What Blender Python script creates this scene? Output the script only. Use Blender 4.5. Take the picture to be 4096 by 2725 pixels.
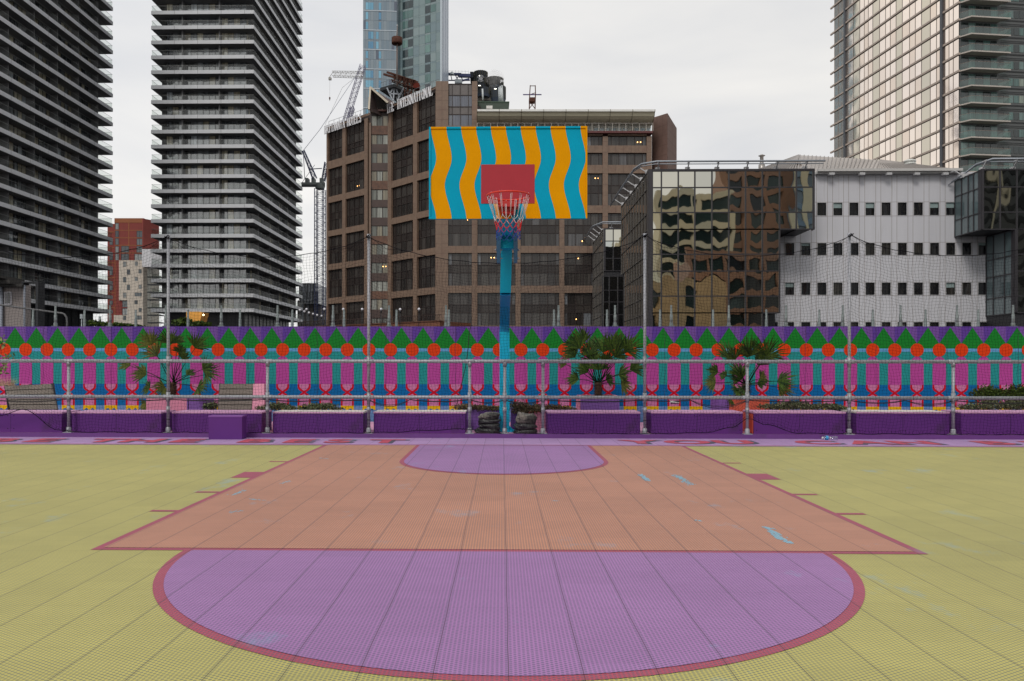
import bpy, math, random
from mathutils import Vector, Matrix
random.seed(7)
sc = bpy.context.scene
for o in list(bpy.data.objects): bpy.data.objects.remove(o)

# ------------------------------------------------------------------ camera
F = 3190.0; CX = 1947.0; CY = 1461.0; H = 1.04          # photo pixels (4096 x 2725)
PSI = math.atan(61.0/F)
cam_d = bpy.data.cameras.new("camera"); cam = bpy.data.objects.new("camera", cam_d)
sc.collection.objects.link(cam); sc.camera = cam
ROLL = .0009
cam.location = (0, 0, H); cam.rotation_mode = 'QUATERNION'
cam.rotation_quaternion = (Matrix.Rotation(PSI, 4, 'Z')@Matrix.Rotation(math.radians(90), 4, 'X')@Matrix.Rotation(ROLL, 4, 'Z')).to_quaternion()
cam_d.sensor_width = 36; cam_d.lens = 36*F/4096
cam_d.shift_x = (2048-CX)/4096; cam_d.shift_y = (CY-1362.5)/4096
cam_d.clip_start = 0.05; cam_d.clip_end = 4000

# ------------------------------------------------------------------ world, sun, exposure
SUN_EL, SUN_AZ = math.radians(42), math.radians(202)      # high veiled sun behind the camera
w = bpy.data.worlds.new("World"); sc.world = w; w.use_nodes = True
nt = w.node_tree; nt.nodes.clear()
def N(t, ty, **k):
    n = t.nodes.new(ty)
    for a, b in k.items():
        if a.startswith('i_'):
            n.inputs[a[2:].replace('_', ' ')].default_value = b
        else: setattr(n, a, b)
    return n
out = N(nt, 'ShaderNodeOutputWorld'); bg = N(nt, 'ShaderNodeBackground'); bg.inputs['Strength'].default_value = 0.12
sky = N(nt, 'ShaderNodeTexSky'); sky.sky_type = 'NISHITA'; sky.sun_disc = False
sky.sun_elevation = SUN_EL; sky.sun_rotation = SUN_AZ
tc = N(nt, 'ShaderNodeTexCoord'); mp = N(nt, 'ShaderNodeMapping'); mp.inputs['Scale'].default_value = (1.0, 1.6, 3.6); mp.inputs['Rotation'].default_value = (0.25, 0.2, 0.1)
nz = N(nt, 'ShaderNodeTexNoise'); nz.inputs['Scale'].default_value = 2.4; nz.inputs['Detail'].default_value = 5; nz.inputs['Roughness'].default_value = .48; nz.inputs['Distortion'].default_value = .35
nt.links.new(tc.outputs['Generated'], mp.inputs[0]); nt.links.new(mp.outputs[0], nz.inputs['Vector'])
cr = N(nt, 'ShaderNodeValToRGB'); K = 1/0.12
cr.color_ramp.elements[0].position = .30; cr.color_ramp.elements[0].color = (.74*K, .748*K, .77*K, 1)
cr.color_ramp.elements[1].position = .66; cr.color_ramp.elements[1].color = (.95*K, .93*K, .895*K, 1)
nt.links.new(nz.outputs['Fac'], cr.inputs[0])
sepw = N(nt, 'ShaderNodeSeparateXYZ'); nt.links.new(tc.outputs['Generated'], sepw.inputs[0])
mrx = N(nt, 'ShaderNodeMapRange'); mrx.inputs['From Min'].default_value = -.6; mrx.inputs['From Max'].default_value = .7
mrx.inputs['To Min'].default_value = 1.06; mrx.inputs['To Max'].default_value = .91
nt.links.new(sepw.outputs[0], mrx.inputs[0])
vm = N(nt, 'ShaderNodeVectorMath', operation='SCALE'); nt.links.new(cr.outputs[0], vm.inputs[0]); nt.links.new(mrx.outputs[0], vm.inputs['Scale'])
mx = N(nt, 'ShaderNodeMix', data_type='RGBA'); mx.inputs[0].default_value = .96
nt.links.new(sky.outputs[0], mx.inputs[6]); nt.links.new(vm.outputs[0], mx.inputs[7])
nt.links.new(mx.outputs[2], bg.inputs[0]); nt.links.new(bg.outputs[0], out.inputs[0])
sd = bpy.data.lights.new("sun", 'SUN'); sd.energy = 1.25; sd.angle = math.radians(16); sd.color = (1, .95, .88)
so = bpy.data.objects.new("sun", sd); sc.collection.objects.link(so)
dirv = Vector((math.sin(SUN_AZ)*math.cos(SUN_EL), math.cos(SUN_AZ)*math.cos(SUN_EL), math.sin(SUN_EL)))
so.rotation_euler = dirv.to_track_quat('Z', 'Y').to_euler(); so.location = (0, 0, 60)
sc.view_settings.view_transform = 'Standard'; sc.view_settings.look = 'None'
sc.view_settings.exposure = 0.0; sc.view_settings.gamma = 1
sc.cycles.max_bounces = 8; sc.cycles.transparent_max_bounces = 24; sc.cycles.caustics_reflective = False
sc.cycles.caustics_refractive = False

# ------------------------------------------------------------------ helpers
def ray(px, py):
    s = (px-CX+ROLL*(py-CY))/F; v = -((py-CY)-ROLL*(px-CX))/F
    return (-math.sin(PSI)+s*math.cos(PSI), math.cos(PSI)+s*math.sin(PSI), v)
def at(px, py, Y):
    d = ray(px, py); t = Y/d[1]; return Vector((d[0]*t, Y, H+d[2]*t))
def XA(px, Y): return at(px, CY, Y).x
def ZA(px, py, Y): return at(px, py, Y).z
def dp(px, py, t):                       # at optical depth t
    d = ray(px, py); return Vector((d[0]*t, d[1]*t, H+d[2]*t))
def gp(px, py, z=0.0):                   # on a horizontal plane
    d = ray(px, py); t = (z-H)/d[2]; return Vector((d[0]*t, d[1]*t, z))
def S(r, g, b):
    f = lambda c: (c/255/12.92) if c/255 <= .04045 else ((c/255+.055)/1.055)**2.4
    return (f(r), f(g), f(b))

MATS = {}
def mat(name, rgb, rough=.6, metal=0.0, var=.06, vs=3.0, bump=0.0, bs=60.0, spec=.5, coat=0.0, stretch=None, stain=None):
    if name in MATS: return MATS[name]
    m = bpy.data.materials.new(name); m.use_nodes = True; t = m.node_tree
    p = t.nodes['Principled BSDF']; MATS[name] = m
    p.inputs['Roughness'].default_value = rough; p.inputs['Metallic'].default_value = metal
    p.inputs['Specular IOR Level'].default_value = spec; p.inputs['Coat Weight'].default_value = coat
    c = N(t, 'ShaderNodeTexCoord'); mpp = N(t, 'ShaderNodeMapping'); t.links.new(c.outputs['Object'], mpp.inputs[0])
    if stretch: mpp.inputs['Scale'].default_value = stretch
    n = N(t, 'ShaderNodeTexNoise'); n.inputs['Scale'].default_value = vs; n.inputs['Detail'].default_value = 6; n.inputs['Roughness'].default_value = .62
    t.links.new(mpp.outputs[0], n.inputs['Vector'])
    mr = N(t, 'ShaderNodeMapRange'); mr.inputs['From Min'].default_value = .3; mr.inputs['From Max'].default_value = .7
    mr.inputs['To Min'].default_value = 1-var; mr.inputs['To Max'].default_value = 1+var
    t.links.new(n.outputs['Fac'], mr.inputs[0])
    v = N(t, 'ShaderNodeVectorMath', operation='SCALE'); v.inputs[0].default_value = rgb; t.links.new(mr.outputs[0], v.inputs['Scale'])
    last = v.outputs[0]
    if stain:
        n2 = N(t, 'ShaderNodeTexNoise'); n2.inputs['Scale'].default_value = stain[1]; n2.inputs['Detail'].default_value = 8
        t.links.new(mpp.outputs[0], n2.inputs['Vector'])
        r2 = N(t, 'ShaderNodeMapRange'); r2.inputs['From Min'].default_value = stain[2]; r2.inputs['From Max'].default_value = stain[2]+.12
        r2.inputs['To Max'].default_value = stain[3]; t.links.new(n2.outputs['Fac'], r2.inputs[0])
        mm = N(t, 'ShaderNodeMix', data_type='RGBA'); t.links.new(r2.outputs[0], mm.inputs[0]); t.links.new(last, mm.inputs[6])
        mm.inputs[7].default_value = (*stain[0], 1); last = mm.outputs[2]
    t.links.new(last, p.inputs['Base Color'])
    if rough < .9:
        rr = N(t, 'ShaderNodeMapRange'); rr.inputs['To Min'].default_value = max(0, rough-.08); rr.inputs['To Max'].default_value = min(1, rough+.1)
        t.links.new(n.outputs['Fac'], rr.inputs[0]); t.links.new(rr.outputs[0], p.inputs['Roughness'])
    if bump:
        nb = N(t, 'ShaderNodeTexNoise'); nb.inputs['Scale'].default_value = bs; nb.inputs['Detail'].default_value = 4
        t.links.new(mpp.outputs[0], nb.inputs['Vector'])
        b = N(t, 'ShaderNodeBump'); b.inputs['Strength'].default_value = bump; b.inputs['Distance'].default_value = .02
        t.links.new(nb.outputs['Fac'], b.inputs['Height']); t.links.new(b.outputs[0], p.inputs['Normal'])
    return m
def glassmat(name, stops, rough=.06, spec=.8, metal=0.0, wob=0.0, ws=(1, 1, 1), curtain=0.0, ior=1.5):
    """facade glass: every pane (face attribute v) takes its own tone from the stops; wob warps the reflection"""
    if name in MATS: return MATS[name]
    m = bpy.data.materials.new(name); m.use_nodes = True; t = m.node_tree; p = t.nodes['Principled BSDF']; MATS[name] = m
    a = N(t, 'ShaderNodeAttribute', attribute_name='v'); r = N(t, 'ShaderNodeValToRGB'); r.color_ramp.interpolation = 'CONSTANT'
    el = r.color_ramp.elements
    while len(el) < len(stops): el.new(.5)
    for i, (q, c) in enumerate(stops): el[i].position = q; el[i].color = (*c, 1)
    t.links.new(a.outputs['Fac'], r.inputs[0]); col = r.outputs[0]
    c = N(t, 'ShaderNodeTexCoord')
    if curtain:
        mq = N(t, 'ShaderNodeMapping'); mq.inputs['Scale'].default_value = (7, 7, .25); t.links.new(c.outputs['Object'], mq.inputs[0])
        n = N(t, 'ShaderNodeTexNoise'); n.inputs['Scale'].default_value = 1.0; n.inputs['Detail'].default_value = 3; t.links.new(mq.outputs[0], n.inputs['Vector'])
        mr = N(t, 'ShaderNodeMapRange'); mr.inputs['From Min'].default_value = .3; mr.inputs['From Max'].default_value = .7
        mr.inputs['To Min'].default_value = 1-curtain; mr.inputs['To Max'].default_value = 1+curtain; t.links.new(n.outputs['Fac'], mr.inputs[0])
        v = N(t, 'ShaderNodeVectorMath', operation='SCALE'); t.links.new(col, v.inputs[0]); t.links.new(mr.outputs[0], v.inputs['Scale']); col = v.outputs[0]
    t.links.new(col, p.inputs['Base Color'])
    p.inputs['Roughness'].default_value = rough; p.inputs['Metallic'].default_value = metal
    p.inputs['Specular IOR Level'].default_value = spec; p.inputs['IOR'].default_value = ior
    if wob:
        g = N(t, 'ShaderNodeNewGeometry'); mp2 = N(t, 'ShaderNodeMapping'); mp2.inputs['Scale'].default_value = ws
        ad = N(t, 'ShaderNodeVectorMath', operation='ADD'); ac = N(t, 'ShaderNodeCombineXYZ')
        ml = N(t, 'ShaderNodeMath', operation='MULTIPLY'); ml.inputs[1].default_value = 1.3
        t.links.new(a.outputs['Fac'], ml.inputs[0]); t.links.new(ml.outputs[0], ac.inputs[1])
        t.links.new(c.outputs['Object'], mp2.inputs[0]); t.links.new(mp2.outputs[0], ad.inputs[0]); t.links.new(ac.outputs[0], ad.inputs[1])
        n = N(t, 'ShaderNodeTexNoise'); n.inputs['Scale'].default_value = 1; n.inputs['Detail'].default_value = 1.0
        t.links.new(ad.outputs[0], n.inputs['Vector'])
        s = N(t, 'ShaderNodeVectorMath', operation='SUBTRACT'); s.inputs[1].default_value = (.5, .5, .5); t.links.new(n.outputs['Color'], s.inputs[0])
        k = N(t, 'ShaderNodeVectorMath', operation='SCALE'); k.inputs['Scale'].default_value = wob; t.links.new(s.outputs[0], k.inputs[0])
        q = N(t, 'ShaderNodeVectorMath', operation='ADD'); t.links.new(k.outputs[0], q.inputs[0]); t.links.new(g.outputs['Normal'], q.inputs[1])
        nn = N(t, 'ShaderNodeVectorMath', operation='NORMALIZE'); t.links.new(q.outputs[0], nn.inputs[0]); t.links.new(nn.outputs[0], p.inputs['Normal'])
    return m
def clearglass(name, tint=(.9, .95, .93), refl=.12):
    if name in MATS: return MATS[name]
    m = bpy.data.materials.new(name); m.use_nodes = True; t = m.node_tree; t.nodes.clear(); MATS[name] = m
    o = N(t, 'ShaderNodeOutputMaterial'); a = N(t, 'ShaderNodeBsdfTransparent'); a.inputs[0].default_value = (*tint, 1)
    g = N(t, 'ShaderNodeBsdfGlossy'); g.inputs['Roughness'].default_value = .05; x = N(t, 'ShaderNodeMixShader'); x.inputs[0].default_value = refl
    t.links.new(a.outputs[0], x.inputs[1]); t.links.new(g.outputs[0], x.inputs[2]); t.links.new(x.outputs[0], o.inputs[0]); return m
def emit(name, rgb, s):
    if name in MATS: return MATS[name]
    m = bpy.data.materials.new(name); m.use_nodes = True; p = m.node_tree.nodes['Principled BSDF']; MATS[name] = m
    p.inputs['Base Color'].default_value = (*rgb, 1); p.inputs['Emission Color'].default_value = (*rgb, 1); p.inputs['Emission Strength'].default_value = s; return m

class MB:
    def __init__(s): s.v = []; s.f = []; s.m = []; s.a = []; s.sm = []
    def face(s, pts, m=0, a=0.0, sm=False):
        i = len(s.v); s.v += [tuple(p) for p in pts]; s.f.append(tuple(range(i, i+len(pts)))); s.m.append(m); s.a.append(a); s.sm.append(sm)
    def hexa(s, c, m=0, a=0.0, mb=None):        # 8 corners: bottom 4 ccw, top 4 ccw
        i = len(s.v); s.v += [tuple(p) for p in c]
        fs = [(0, 3, 2, 1), (4, 5, 6, 7), (0, 1, 5, 4), (1, 2, 6, 5), (2, 3, 7, 6), (3, 0, 4, 7)]
        for k, f in enumerate(fs):
            s.f.append(tuple(i+q for q in f)); s.m.append(mb if (mb is not None and k == 0) else m); s.a.append(a); s.sm.append(False)
    def box(s, x0, x1, y0, y1, z0, z1, m=0, a=0.0, mb=None):
        s.hexa([(x0, y0, z0), (x1, y0, z0), (x1, y1, z0), (x0, y1, z0), (x0, y0, z1), (x1, y0, z1), (x1, y1, z1), (x0, y1, z1)], m, a, mb)
    def beam(s, a, b, w, h=None, m=0):
        a, b = Vector(a), Vector(b); d = (b-a).normalized(); h = h or w
        up = Vector((0, 0, 1)) if abs(d.z) < .95 else Vector((0, 1, 0))
        r = d.cross(up).normalized()*w/2; u = r.cross(d).normalized()*h/2
        s.hexa([a-r-u, a+r-u, b+r-u, b-r-u, a-r+u, a+r+u, b+r+u, b-r+u], m)
    def tube(s, path, r, n=8, m=0, caps=True, sm=True):
        P = [Vector(p) for p in path]; R = r if isinstance(r, (list, tuple)) else [r]*len(P)
        base = len(s.v); prev = None
        for k, p in enumerate(P):
            d = (P[min(k+1, len(P)-1)]-P[max(k-1, 0)])
            d = d.normalized() if d.length > 1e-9 else Vector((0, 0, 1))
            if prev is None:
                up = Vector((0, 0, 1)) if abs(d.z) < .9 else Vector((0, 1, 0)); x = d.cross(up).normalized()
            else:
                x = prev-d*prev.dot(d); x = x.normalized() if x.length > 1e-6 else d.cross(Vector((0, 1, 0))).normalized()
            prev = x; y = d.cross(x)
            for j in range(n):
                an = 2*math.pi*j/n; q = p+(x*math.cos(an)+y*math.sin(an))*R[k]; s.v.append(tuple(q))
        for k in range(len(P)-1):
            for j in range(n):
                a = base+k*n+j; b = base+k*n+(j+1) % n
                s.f.append((a, b, b+n, a+n)); s.m.append(m); s.a.append(0.0); s.sm.append(sm)
        if caps:
            s.f.append(tuple(base+j for j in reversed(range(n)))); s.m.append(m); s.a.append(0.0); s.sm.append(False)
            e = base+(len(P)-1)*n; s.f.append(tuple(e+j for j in range(n))); s.m.append(m); s.a.append(0.0); s.sm.append(False)
    def lathe(s, prof, c, n=16, m=0, sm=True):   # prof: (r,z)
        base = len(s.v); cx, cy, cz = c
        for r, z in prof:
            for j in range(n):
                an = 2*math.pi*j/n; s.v.append((cx+r*math.cos(an), cy+r*math.sin(an), cz+z))
        for k in range(len(prof)-1):
            for j in range(n):
                a = base+k*n+j; b = base+k*n+(j+1) % n
                s.f.append((a, b, b+n, a+n)); s.m.append(m); s.a.append(0.0); s.sm.append(sm)
    def prism(s, pts, z0, z1, m=0, a=0.0, mt=None):     # plan polygon (ccw)
        n = len(pts); i = len(s.v)
        zt = z1 if isinstance(z1, (list, tuple)) else [z1]*n
        s.v += [(p[0], p[1], z0) for p in pts]+[(p[0], p[1], zt[k]) for k, p in enumerate(pts)]
        s.f.append(tuple(i+k for k in reversed(range(n)))); s.m.append(m); s.a.append(a); s.sm.append(False)
        s.f.append(tuple(i+n+k for k in range(n))); s.m.append(m if mt is None else mt); s.a.append(a); s.sm.append(False)
        for k in range(n):
            s.f.append((i+k, i+(k+1) % n, i+n+(k+1) % n, i+n+k)); s.m.append(m); s.a.append(a); s.sm.append(False)

ORG = {}
def mesh_of(mb, name, mats, o=(0, 0, 0)):
    me = bpy.data.meshes.new(name)
    ox, oy, oz = o
    me.from_pydata([(x-ox, y-oy, z-oz) for x, y, z in mb.v], [], mb.f)
    for m in (mats if isinstance(mats, (list, tuple)) else [mats]): me.materials.append(m)
    me.polygons.foreach_set('material_index', mb.m); me.polygons.foreach_set('use_smooth', mb.sm)
    at_ = me.attributes.new('v', 'FLOAT', 'FACE'); at_.data.foreach_set('value', mb.a); me.update(); return me
def props(o, label=None, cat=None, group=None, kind=None):
    if label: o['label'] = label
    if cat: o['category'] = cat
    if group: o['group'] = group
    if kind: o['kind'] = kind
def thing(name, label, cat, loc, group=None, rz=0.0):
    o = bpy.data.objects.new(name, None); sc.collection.objects.link(o); o.location = loc; o.rotation_euler = (0, 0, rz)
    o.empty_display_size = .2; props(o, label, cat, group); ORG[o.name] = tuple(loc); return o
def part(mb, name, parent, mats, label=None, local=False):
    """mb vertices in world coordinates (or local ones), parent an Empty or a part of it"""
    o0 = (0, 0, 0) if local else ORG[parent.name]
    o = bpy.data.objects.new(name, mesh_of(mb, name, mats, o0)); sc.collection.objects.link(o); o.parent = parent
    ORG[o.name] = o0 if not local else (0, 0, 0)
    if label: o['label'] = label
    return o
def single(mb, name, mats, label, cat, loc, group=None, kind=None):
    o = bpy.data.objects.new(name, mesh_of(mb, name, mats, loc)); sc.collection.objects.link(o); o.location = loc
    props(o, label, cat, group, kind); ORG[o.name] = tuple(loc); return o
def struct(mb, name, mats, kind='structure'):
    o = bpy.data.objects.new(name, mesh_of(mb, name, mats)); sc.collection.objects.link(o); o['kind'] = kind; ORG[o.name] = (0, 0, 0); return o
def dup(o, parent=None):
    c = o.copy(); sc.collection.objects.link(c); c.parent = parent
    for ch in [x for x in bpy.data.objects if x.parent == o]: dup(ch, c)
    return c
ORDN = ['first', 'second', 'third', 'fourth', 'fifth', 'sixth', 'seventh', 'eighth', 'ninth', 'tenth', 'eleventh', 'twelfth', 'thirteenth', 'fourteenth', 'fifteenth', 'sixteenth', 'seventeenth', 'eighteenth', 'nineteenth', 'twentieth']
def textmesh(mb, s, place, size, m=0, off=0.0, sx=1.0, thick=0.0):
    """glyph outlines of Blender's own font; place(u, v, d) -> world point"""
    c = bpy.data.curves.new('txt', 'FONT'); c.body = s; c.size = size; c.offset = off; c.align_x = 'CENTER'; c.align_y = 'CENTER'; c.resolution_u = 4
    c.extrude = thick; c.fill_mode = 'BOTH' if thick else 'BOTH'
    o = bpy.data.objects.new('txt', c); sc.collection.objects.link(o)
    bpy.context.view_layer.update()
    me = o.evaluated_get(bpy.context.evaluated_depsgraph_get()).to_mesh()
    b = len(mb.v)
    for v in me.vertices: mb.v.append(tuple(place(v.co.x*sx, v.co.y, v.co.z)))
    for p in me.polygons:
        mb.f.append(tuple(b+i for i in p.vertices)); mb.m.append(m); mb.a.append(0.0); mb.sm.append(False)
    bpy.data.objects.remove(o); bpy.data.curves.remove(c)

# ------------------------------------------------------------------ materials
M_galv = mat('galvanised_steel', S(156, 158, 165), rough=.5, metal=.35, var=.14, vs=14, bump=.08, bs=90)
M_galvd = mat('weathered_galvanised', S(120, 128, 128), rough=.6, metal=.5, var=.2, vs=20)
M_black = mat('black_rubber', (.010, .010, .013), rough=.6, var=.2)
M_purple = mat('purple_paint', S(92, 46, 120), rough=.55, spec=.2, var=.05, vs=4, bump=.04, stain=(S(66, 46, 72), 3.0, .58, .5))
M_pinktop = mat('lilac_paint', S(208, 158, 196), rough=.55, var=.06, vs=6)
M_whitetop = mat('whitish_paint', S(214, 206, 200), rough=.6, var=.08, vs=6)
M_pink = mat('pink_paint', S(208, 132, 158), rough=.55, var=.05)
M_viol = mat('violet_paint', S(122, 82, 158), rough=.55, var=.05)
M_orng = mat('orange_paint', S(196, 84, 62), rough=.55, var=.07)
M_soil = mat('soil', S(58, 40, 32), rough=.95, var=.3, vs=20, bump=.5)
M_teal = mat('turquoise_paint', S(0, 170, 206), rough=.42, spec=.3, var=.05, vs=6, bump=.03)
M_steelblue = mat('plate_blue', S(58, 110, 150), rough=.4, var=.06)
M_stone = mat('brown_granite', S(119, 98, 83), rough=.55, var=.16, vs=2.2, bump=.1, bs=12, stain=(S(110, 84, 72), .9, .55, .5))
M_mull = mat('dark_bronze_frame', S(52, 42, 40), rough=.45, metal=.3)
M_dark = mat('dark_metal', S(44, 46, 50), rough=.5, metal=.3)
M_grey = mat('grey_metal', S(120, 124, 128), rough=.5, metal=.3)
M_leafiv = None

# ------------------------------------------------------------------ ground and court
g = MB(); g.face([(-900, -300, -.25), (900, -300, -.25), (900, 1500, -.25), (-900, 1500, -.25)])
struct(g, 'ground', mat('asphalt', (.06, .06, .065), rough=.9, var=.3, vs=.4, bump=.3, bs=5))

TP = .2525; TX = .023
def tilemat(name, rgb, hole=.55, streak=.10):
    m = bpy.data.materials.new(name); m.use_nodes = True; t = m.node_tree; p = t.nodes['Principled BSDF']; MATS[name] = m
    L = t.links.new
    c = N(t, 'ShaderNodeTexCoord'); sp = N(t, 'ShaderNodeSeparateXYZ'); L(c.outputs['Object'], sp.inputs[0])
    def math_(op, a, b=None):
        n = N(t, 'ShaderNodeMath', operation=op)
        for k, q in enumerate((a, b)):
            if q is None: continue
            if isinstance(q, (int, float)): n.inputs[k].default_value = q
            else: L(q, n.inputs[k])
        return n.outputs[0]
    X, Y = sp.outputs[0], sp.outputs[1]
    kx = 2*math.pi/.0158
    a1 = math_('COSINE', math_('MULTIPLY', X, kx))
    b = math_('MULTIPLY', X, kx*.5); d = math_('MULTIPLY', Y, kx*.866)
    a2 = math_('COSINE', math_('ADD', b, d)); a3 = math_('COSINE', math_('SUBTRACT', b, d))
    hx = math_('ADD', a1, math_('ADD', a2, a3))
    hm = N(t, 'ShaderNodeMapRange'); hm.inputs['From Min'].default_value = -.6; hm.inputs['From Max'].default_value = 1.0
    L(hx, hm.inputs[0])                       # 1 at the open cells, 0 on ribs
    # tile seams (slightly irregular)
    wv = N(t, 'ShaderNodeTexNoise'); wv.inputs['Scale'].default_value = 1.3; wv.inputs['Detail'].default_value = 2; L(c.outputs['Object'], wv.inputs['Vector'])
    wob = math_('MULTIPLY', math_('SUBTRACT', wv.outputs['Fac'], .5), .010)
    fx = math_('ABSOLUTE', math_('SUBTRACT', math_('FRACT', math_('DIVIDE', math_('ADD', math_('SUBTRACT', X, TX), math_('ADD', wob, TP/2+TP*400)), TP)), .5))
    fy = math_('ABSOLUTE', math_('SUBTRACT', math_('FRACT', math_('DIVIDE', math_('ADD', Y, math_('ADD', wob, TP*400)), TP)), .5))
    sx = math_('MULTIPLY', math_('LESS_THAN', fx, .0075), .76)
    sy = math_('MULTIPLY', math_('LESS_THAN', fy, .008), .16)
    seam = math_('MAXIMUM', sx, sy)
    # per-tile tone
    cb = N(t, 'ShaderNodeCombineXYZ')
    L(math_('FLOOR', math_('DIVIDE', math_('SUBTRACT', X, TX), TP)), cb.inputs[0]); L(math_('FLOOR', math_('DIVIDE', Y, TP)), cb.inputs[1])
    wn = N(t, 'ShaderNodeTexWhiteNoise'); L(cb.outputs[0], wn.inputs['Vector'])
    big = N(t, 'ShaderNodeTexNoise'); big.inputs['Scale'].default_value = .8; big.inputs['Detail'].default_value = 7; L(c.outputs['Object'], big.inputs['Vector'])
    big2 = N(t, 'ShaderNodeTexNoise'); big2.inputs['Scale'].default_value = .33; big2.inputs['Detail'].default_value = 3; L(c.outputs['Object'], big2.inputs['Vector'])
    fine = N(t, 'ShaderNodeTexNoise'); fine.inputs['Scale'].default_value = 7; fine.inputs['Detail'].default_value = 6; L(c.outputs['Object'], fine.inputs['Vector'])
    tone0 = math_('ADD', math_('MULTIPLY', big2.outputs['Fac'], .28), math_('MULTIPLY', fine.outputs['Fac'], .14))
    tone = math_('ADD', math_('ADD', math_('ADD', .61, tone0), math_('MULTIPLY', wn.outputs['Value'], .075)), math_('MULTIPLY', big.outputs['Fac'], .30))
    cs = N(t, 'ShaderNodeVectorMath', operation='SCALE'); cs.inputs[0].default_value = rgb; L(tone, cs.inputs['Scale'])
    m1 = N(t, 'ShaderNodeMix', data_type='RGBA'); L(math_('MULTIPLY', hm.outputs[0], hole), m1.inputs[0]); L(cs.outputs[0], m1.inputs[6]); m1.inputs[7].default_value = (.06, .10, .14, 1)
    # blue scuffs where the paint has worn through
    mp3 = N(t, 'ShaderNodeMapping'); mp3.inputs['Scale'].default_value = (1.6, 1.1, 1); L(c.outputs['Object'], mp3.inputs[0])
    sn = N(t, 'ShaderNodeTexNoise'); sn.inputs['Scale'].default_value = 1.1; sn.inputs['Detail'].default_value = 9; sn.inputs['Roughness'].default_value = .68; L(mp3.outputs[0], sn.inputs['Vector'])
    sr = N(t, 'ShaderNodeMapRange'); sr.inputs['From Min'].default_value = .60; sr.inputs['From Max'].default_value = .72; sr.inputs['To Max'].default_value = .5; L(sn.outputs['Fac'], sr.inputs[0])
    m2 = N(t, 'ShaderNodeMix', data_type='RGBA'); L(sr.outputs[0], m2.inputs[0]); L(m1.outputs[2], m2.inputs[6]); m2.inputs[7].default_value = (*S(120, 165, 190), 1)
    m3 = N(t, 'ShaderNodeMix', data_type='RGBA'); L(seam, m3.inputs[0]); L(m2.outputs[2], m3.inputs[6]); m3.inputs[7].default_value = (.05, .045, .06, 1)
    L(m3.outputs[2], p.inputs['Base Color']); p.inputs['Roughness'].default_value = .62; p.inputs['Specular IOR Level'].default_value = .3
    bp = N(t, 'ShaderNodeBump'); bp.inputs['Strength'].default_value = .25; bp.inputs['Distance'].default_value = .004; bp.invert = True
    L(math_('ADD', hm.outputs[0], math_('MULTIPLY', seam, 2)), bp.inputs['Height']); L(bp.outputs[0], p.inputs['Normal'])
    return m
T_yel = tilemat('court_yellow', S(184, 175, 102), hole=.6)
T_org = tilemat('court_salmon', S(192, 136, 110), hole=.6)
T_pur = tilemat('court_purple', S(164, 118, 172), hole=.6)
T_lil = tilemat('court_lilac', S(172, 138, 184), hole=.2)
T_line = tilemat('court_line_red', S(172, 78, 98), hole=.6)
T_letr = tilemat('court_letter_red', S(186, 76, 94), hole=.12)
T_lets = tilemat('court_letter_grey', S(84, 82, 98), hole=.1)
T_scf = tilemat('court_scuff_blue', S(140, 178, 196), hole=.35)
LX0, LX1, YF, YB, YK = -2.31, 2.347, 4.435, 10.30, 11.36
CXL = (LX0+LX1)/2; LW = .05
cf = MB(); cf.face([(-16, -6, 0), (16, -6, 0), (16, YB, 0), (-16, YB, 0)], 0)
cf.face([(-16, YB, 0), (16, YB, 0), (16, YK, 0), (-16, YK, 0)], 1)
cf.box(-16, 16, -6, YK, -.2, -.004, 0)
court = struct(cf, 'court_floor', [T_yel, T_lil])
def rect(mb, x0, x1, y0, y1, z, m=0): mb.face([(x0, y0, z), (x1, y0, z), (x1, y1, z), (x0, y1, z)], m)
ln = MB()
rect(ln, LX0, LX1, YF, YB, .002, 1)                         # lane outline colour
rect(ln, LX0+LW, LX1-LW, YF+LW, YB, .004, 0)
part(ln, 'free_throw_lane', court, [T_org, T_line])
ci = MB(); R1 = 1.80; cyc = YF-.02
def arcpts(r, cx, cy, z, a0, a1, n=96): return [(cx+r*math.cos(a0+(a1-a0)*k/n), cy+r*math.sin(a0+(a1-a0)*k/n), z) for k in range(n+1)]
ci.face([(CXL+R1, YF, .002), (CXL-R1, YF, .002)]+arcpts(R1, CXL, YF-.02, .002, math.pi, 2*math.pi), 1)
ci.face([(CXL+R1-.048, YF-.001, .004), (CXL-R1+.055, YF-.001, .004)]+arcpts(R1-.048, CXL, YF-.021, .004, math.pi, 2*math.pi), 0)
part(ci, 'free_throw_circle', court, [T_pur, T_line])
ra = MB(); RR = 1.125; RY = 8.66
def dshape(r, z, top):
    return [(CXL-r, top, z)]+arcpts(r, CXL, RY, z, math.pi, 2*math.pi, 60)+[(CXL+r, top, z)]
ra.face(dshape(RR, .006, YB-.001), 1); ra.face(dshape(RR-.048, .008, YB-.002), 0)
part(ra, 'restricted_area', court, [T_pur, T_line])
mk = MB()
rect(mk, -16, 16, YB-.022, YB+.022, .010, 0)
for (y0, y1) in ((8.50, 8.56), (7.30, 7.70), (6.44, 6.50), (5.60, 5.66)):
    rect(mk, LX0-.19, LX0-.0005, y0, y1, .002, 0); rect(mk, LX1+.0005, LX1+.19, y0, y1, .002, 0)
part(mk, 'lane_marks', court, [T_line])
sf = MB()
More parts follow.
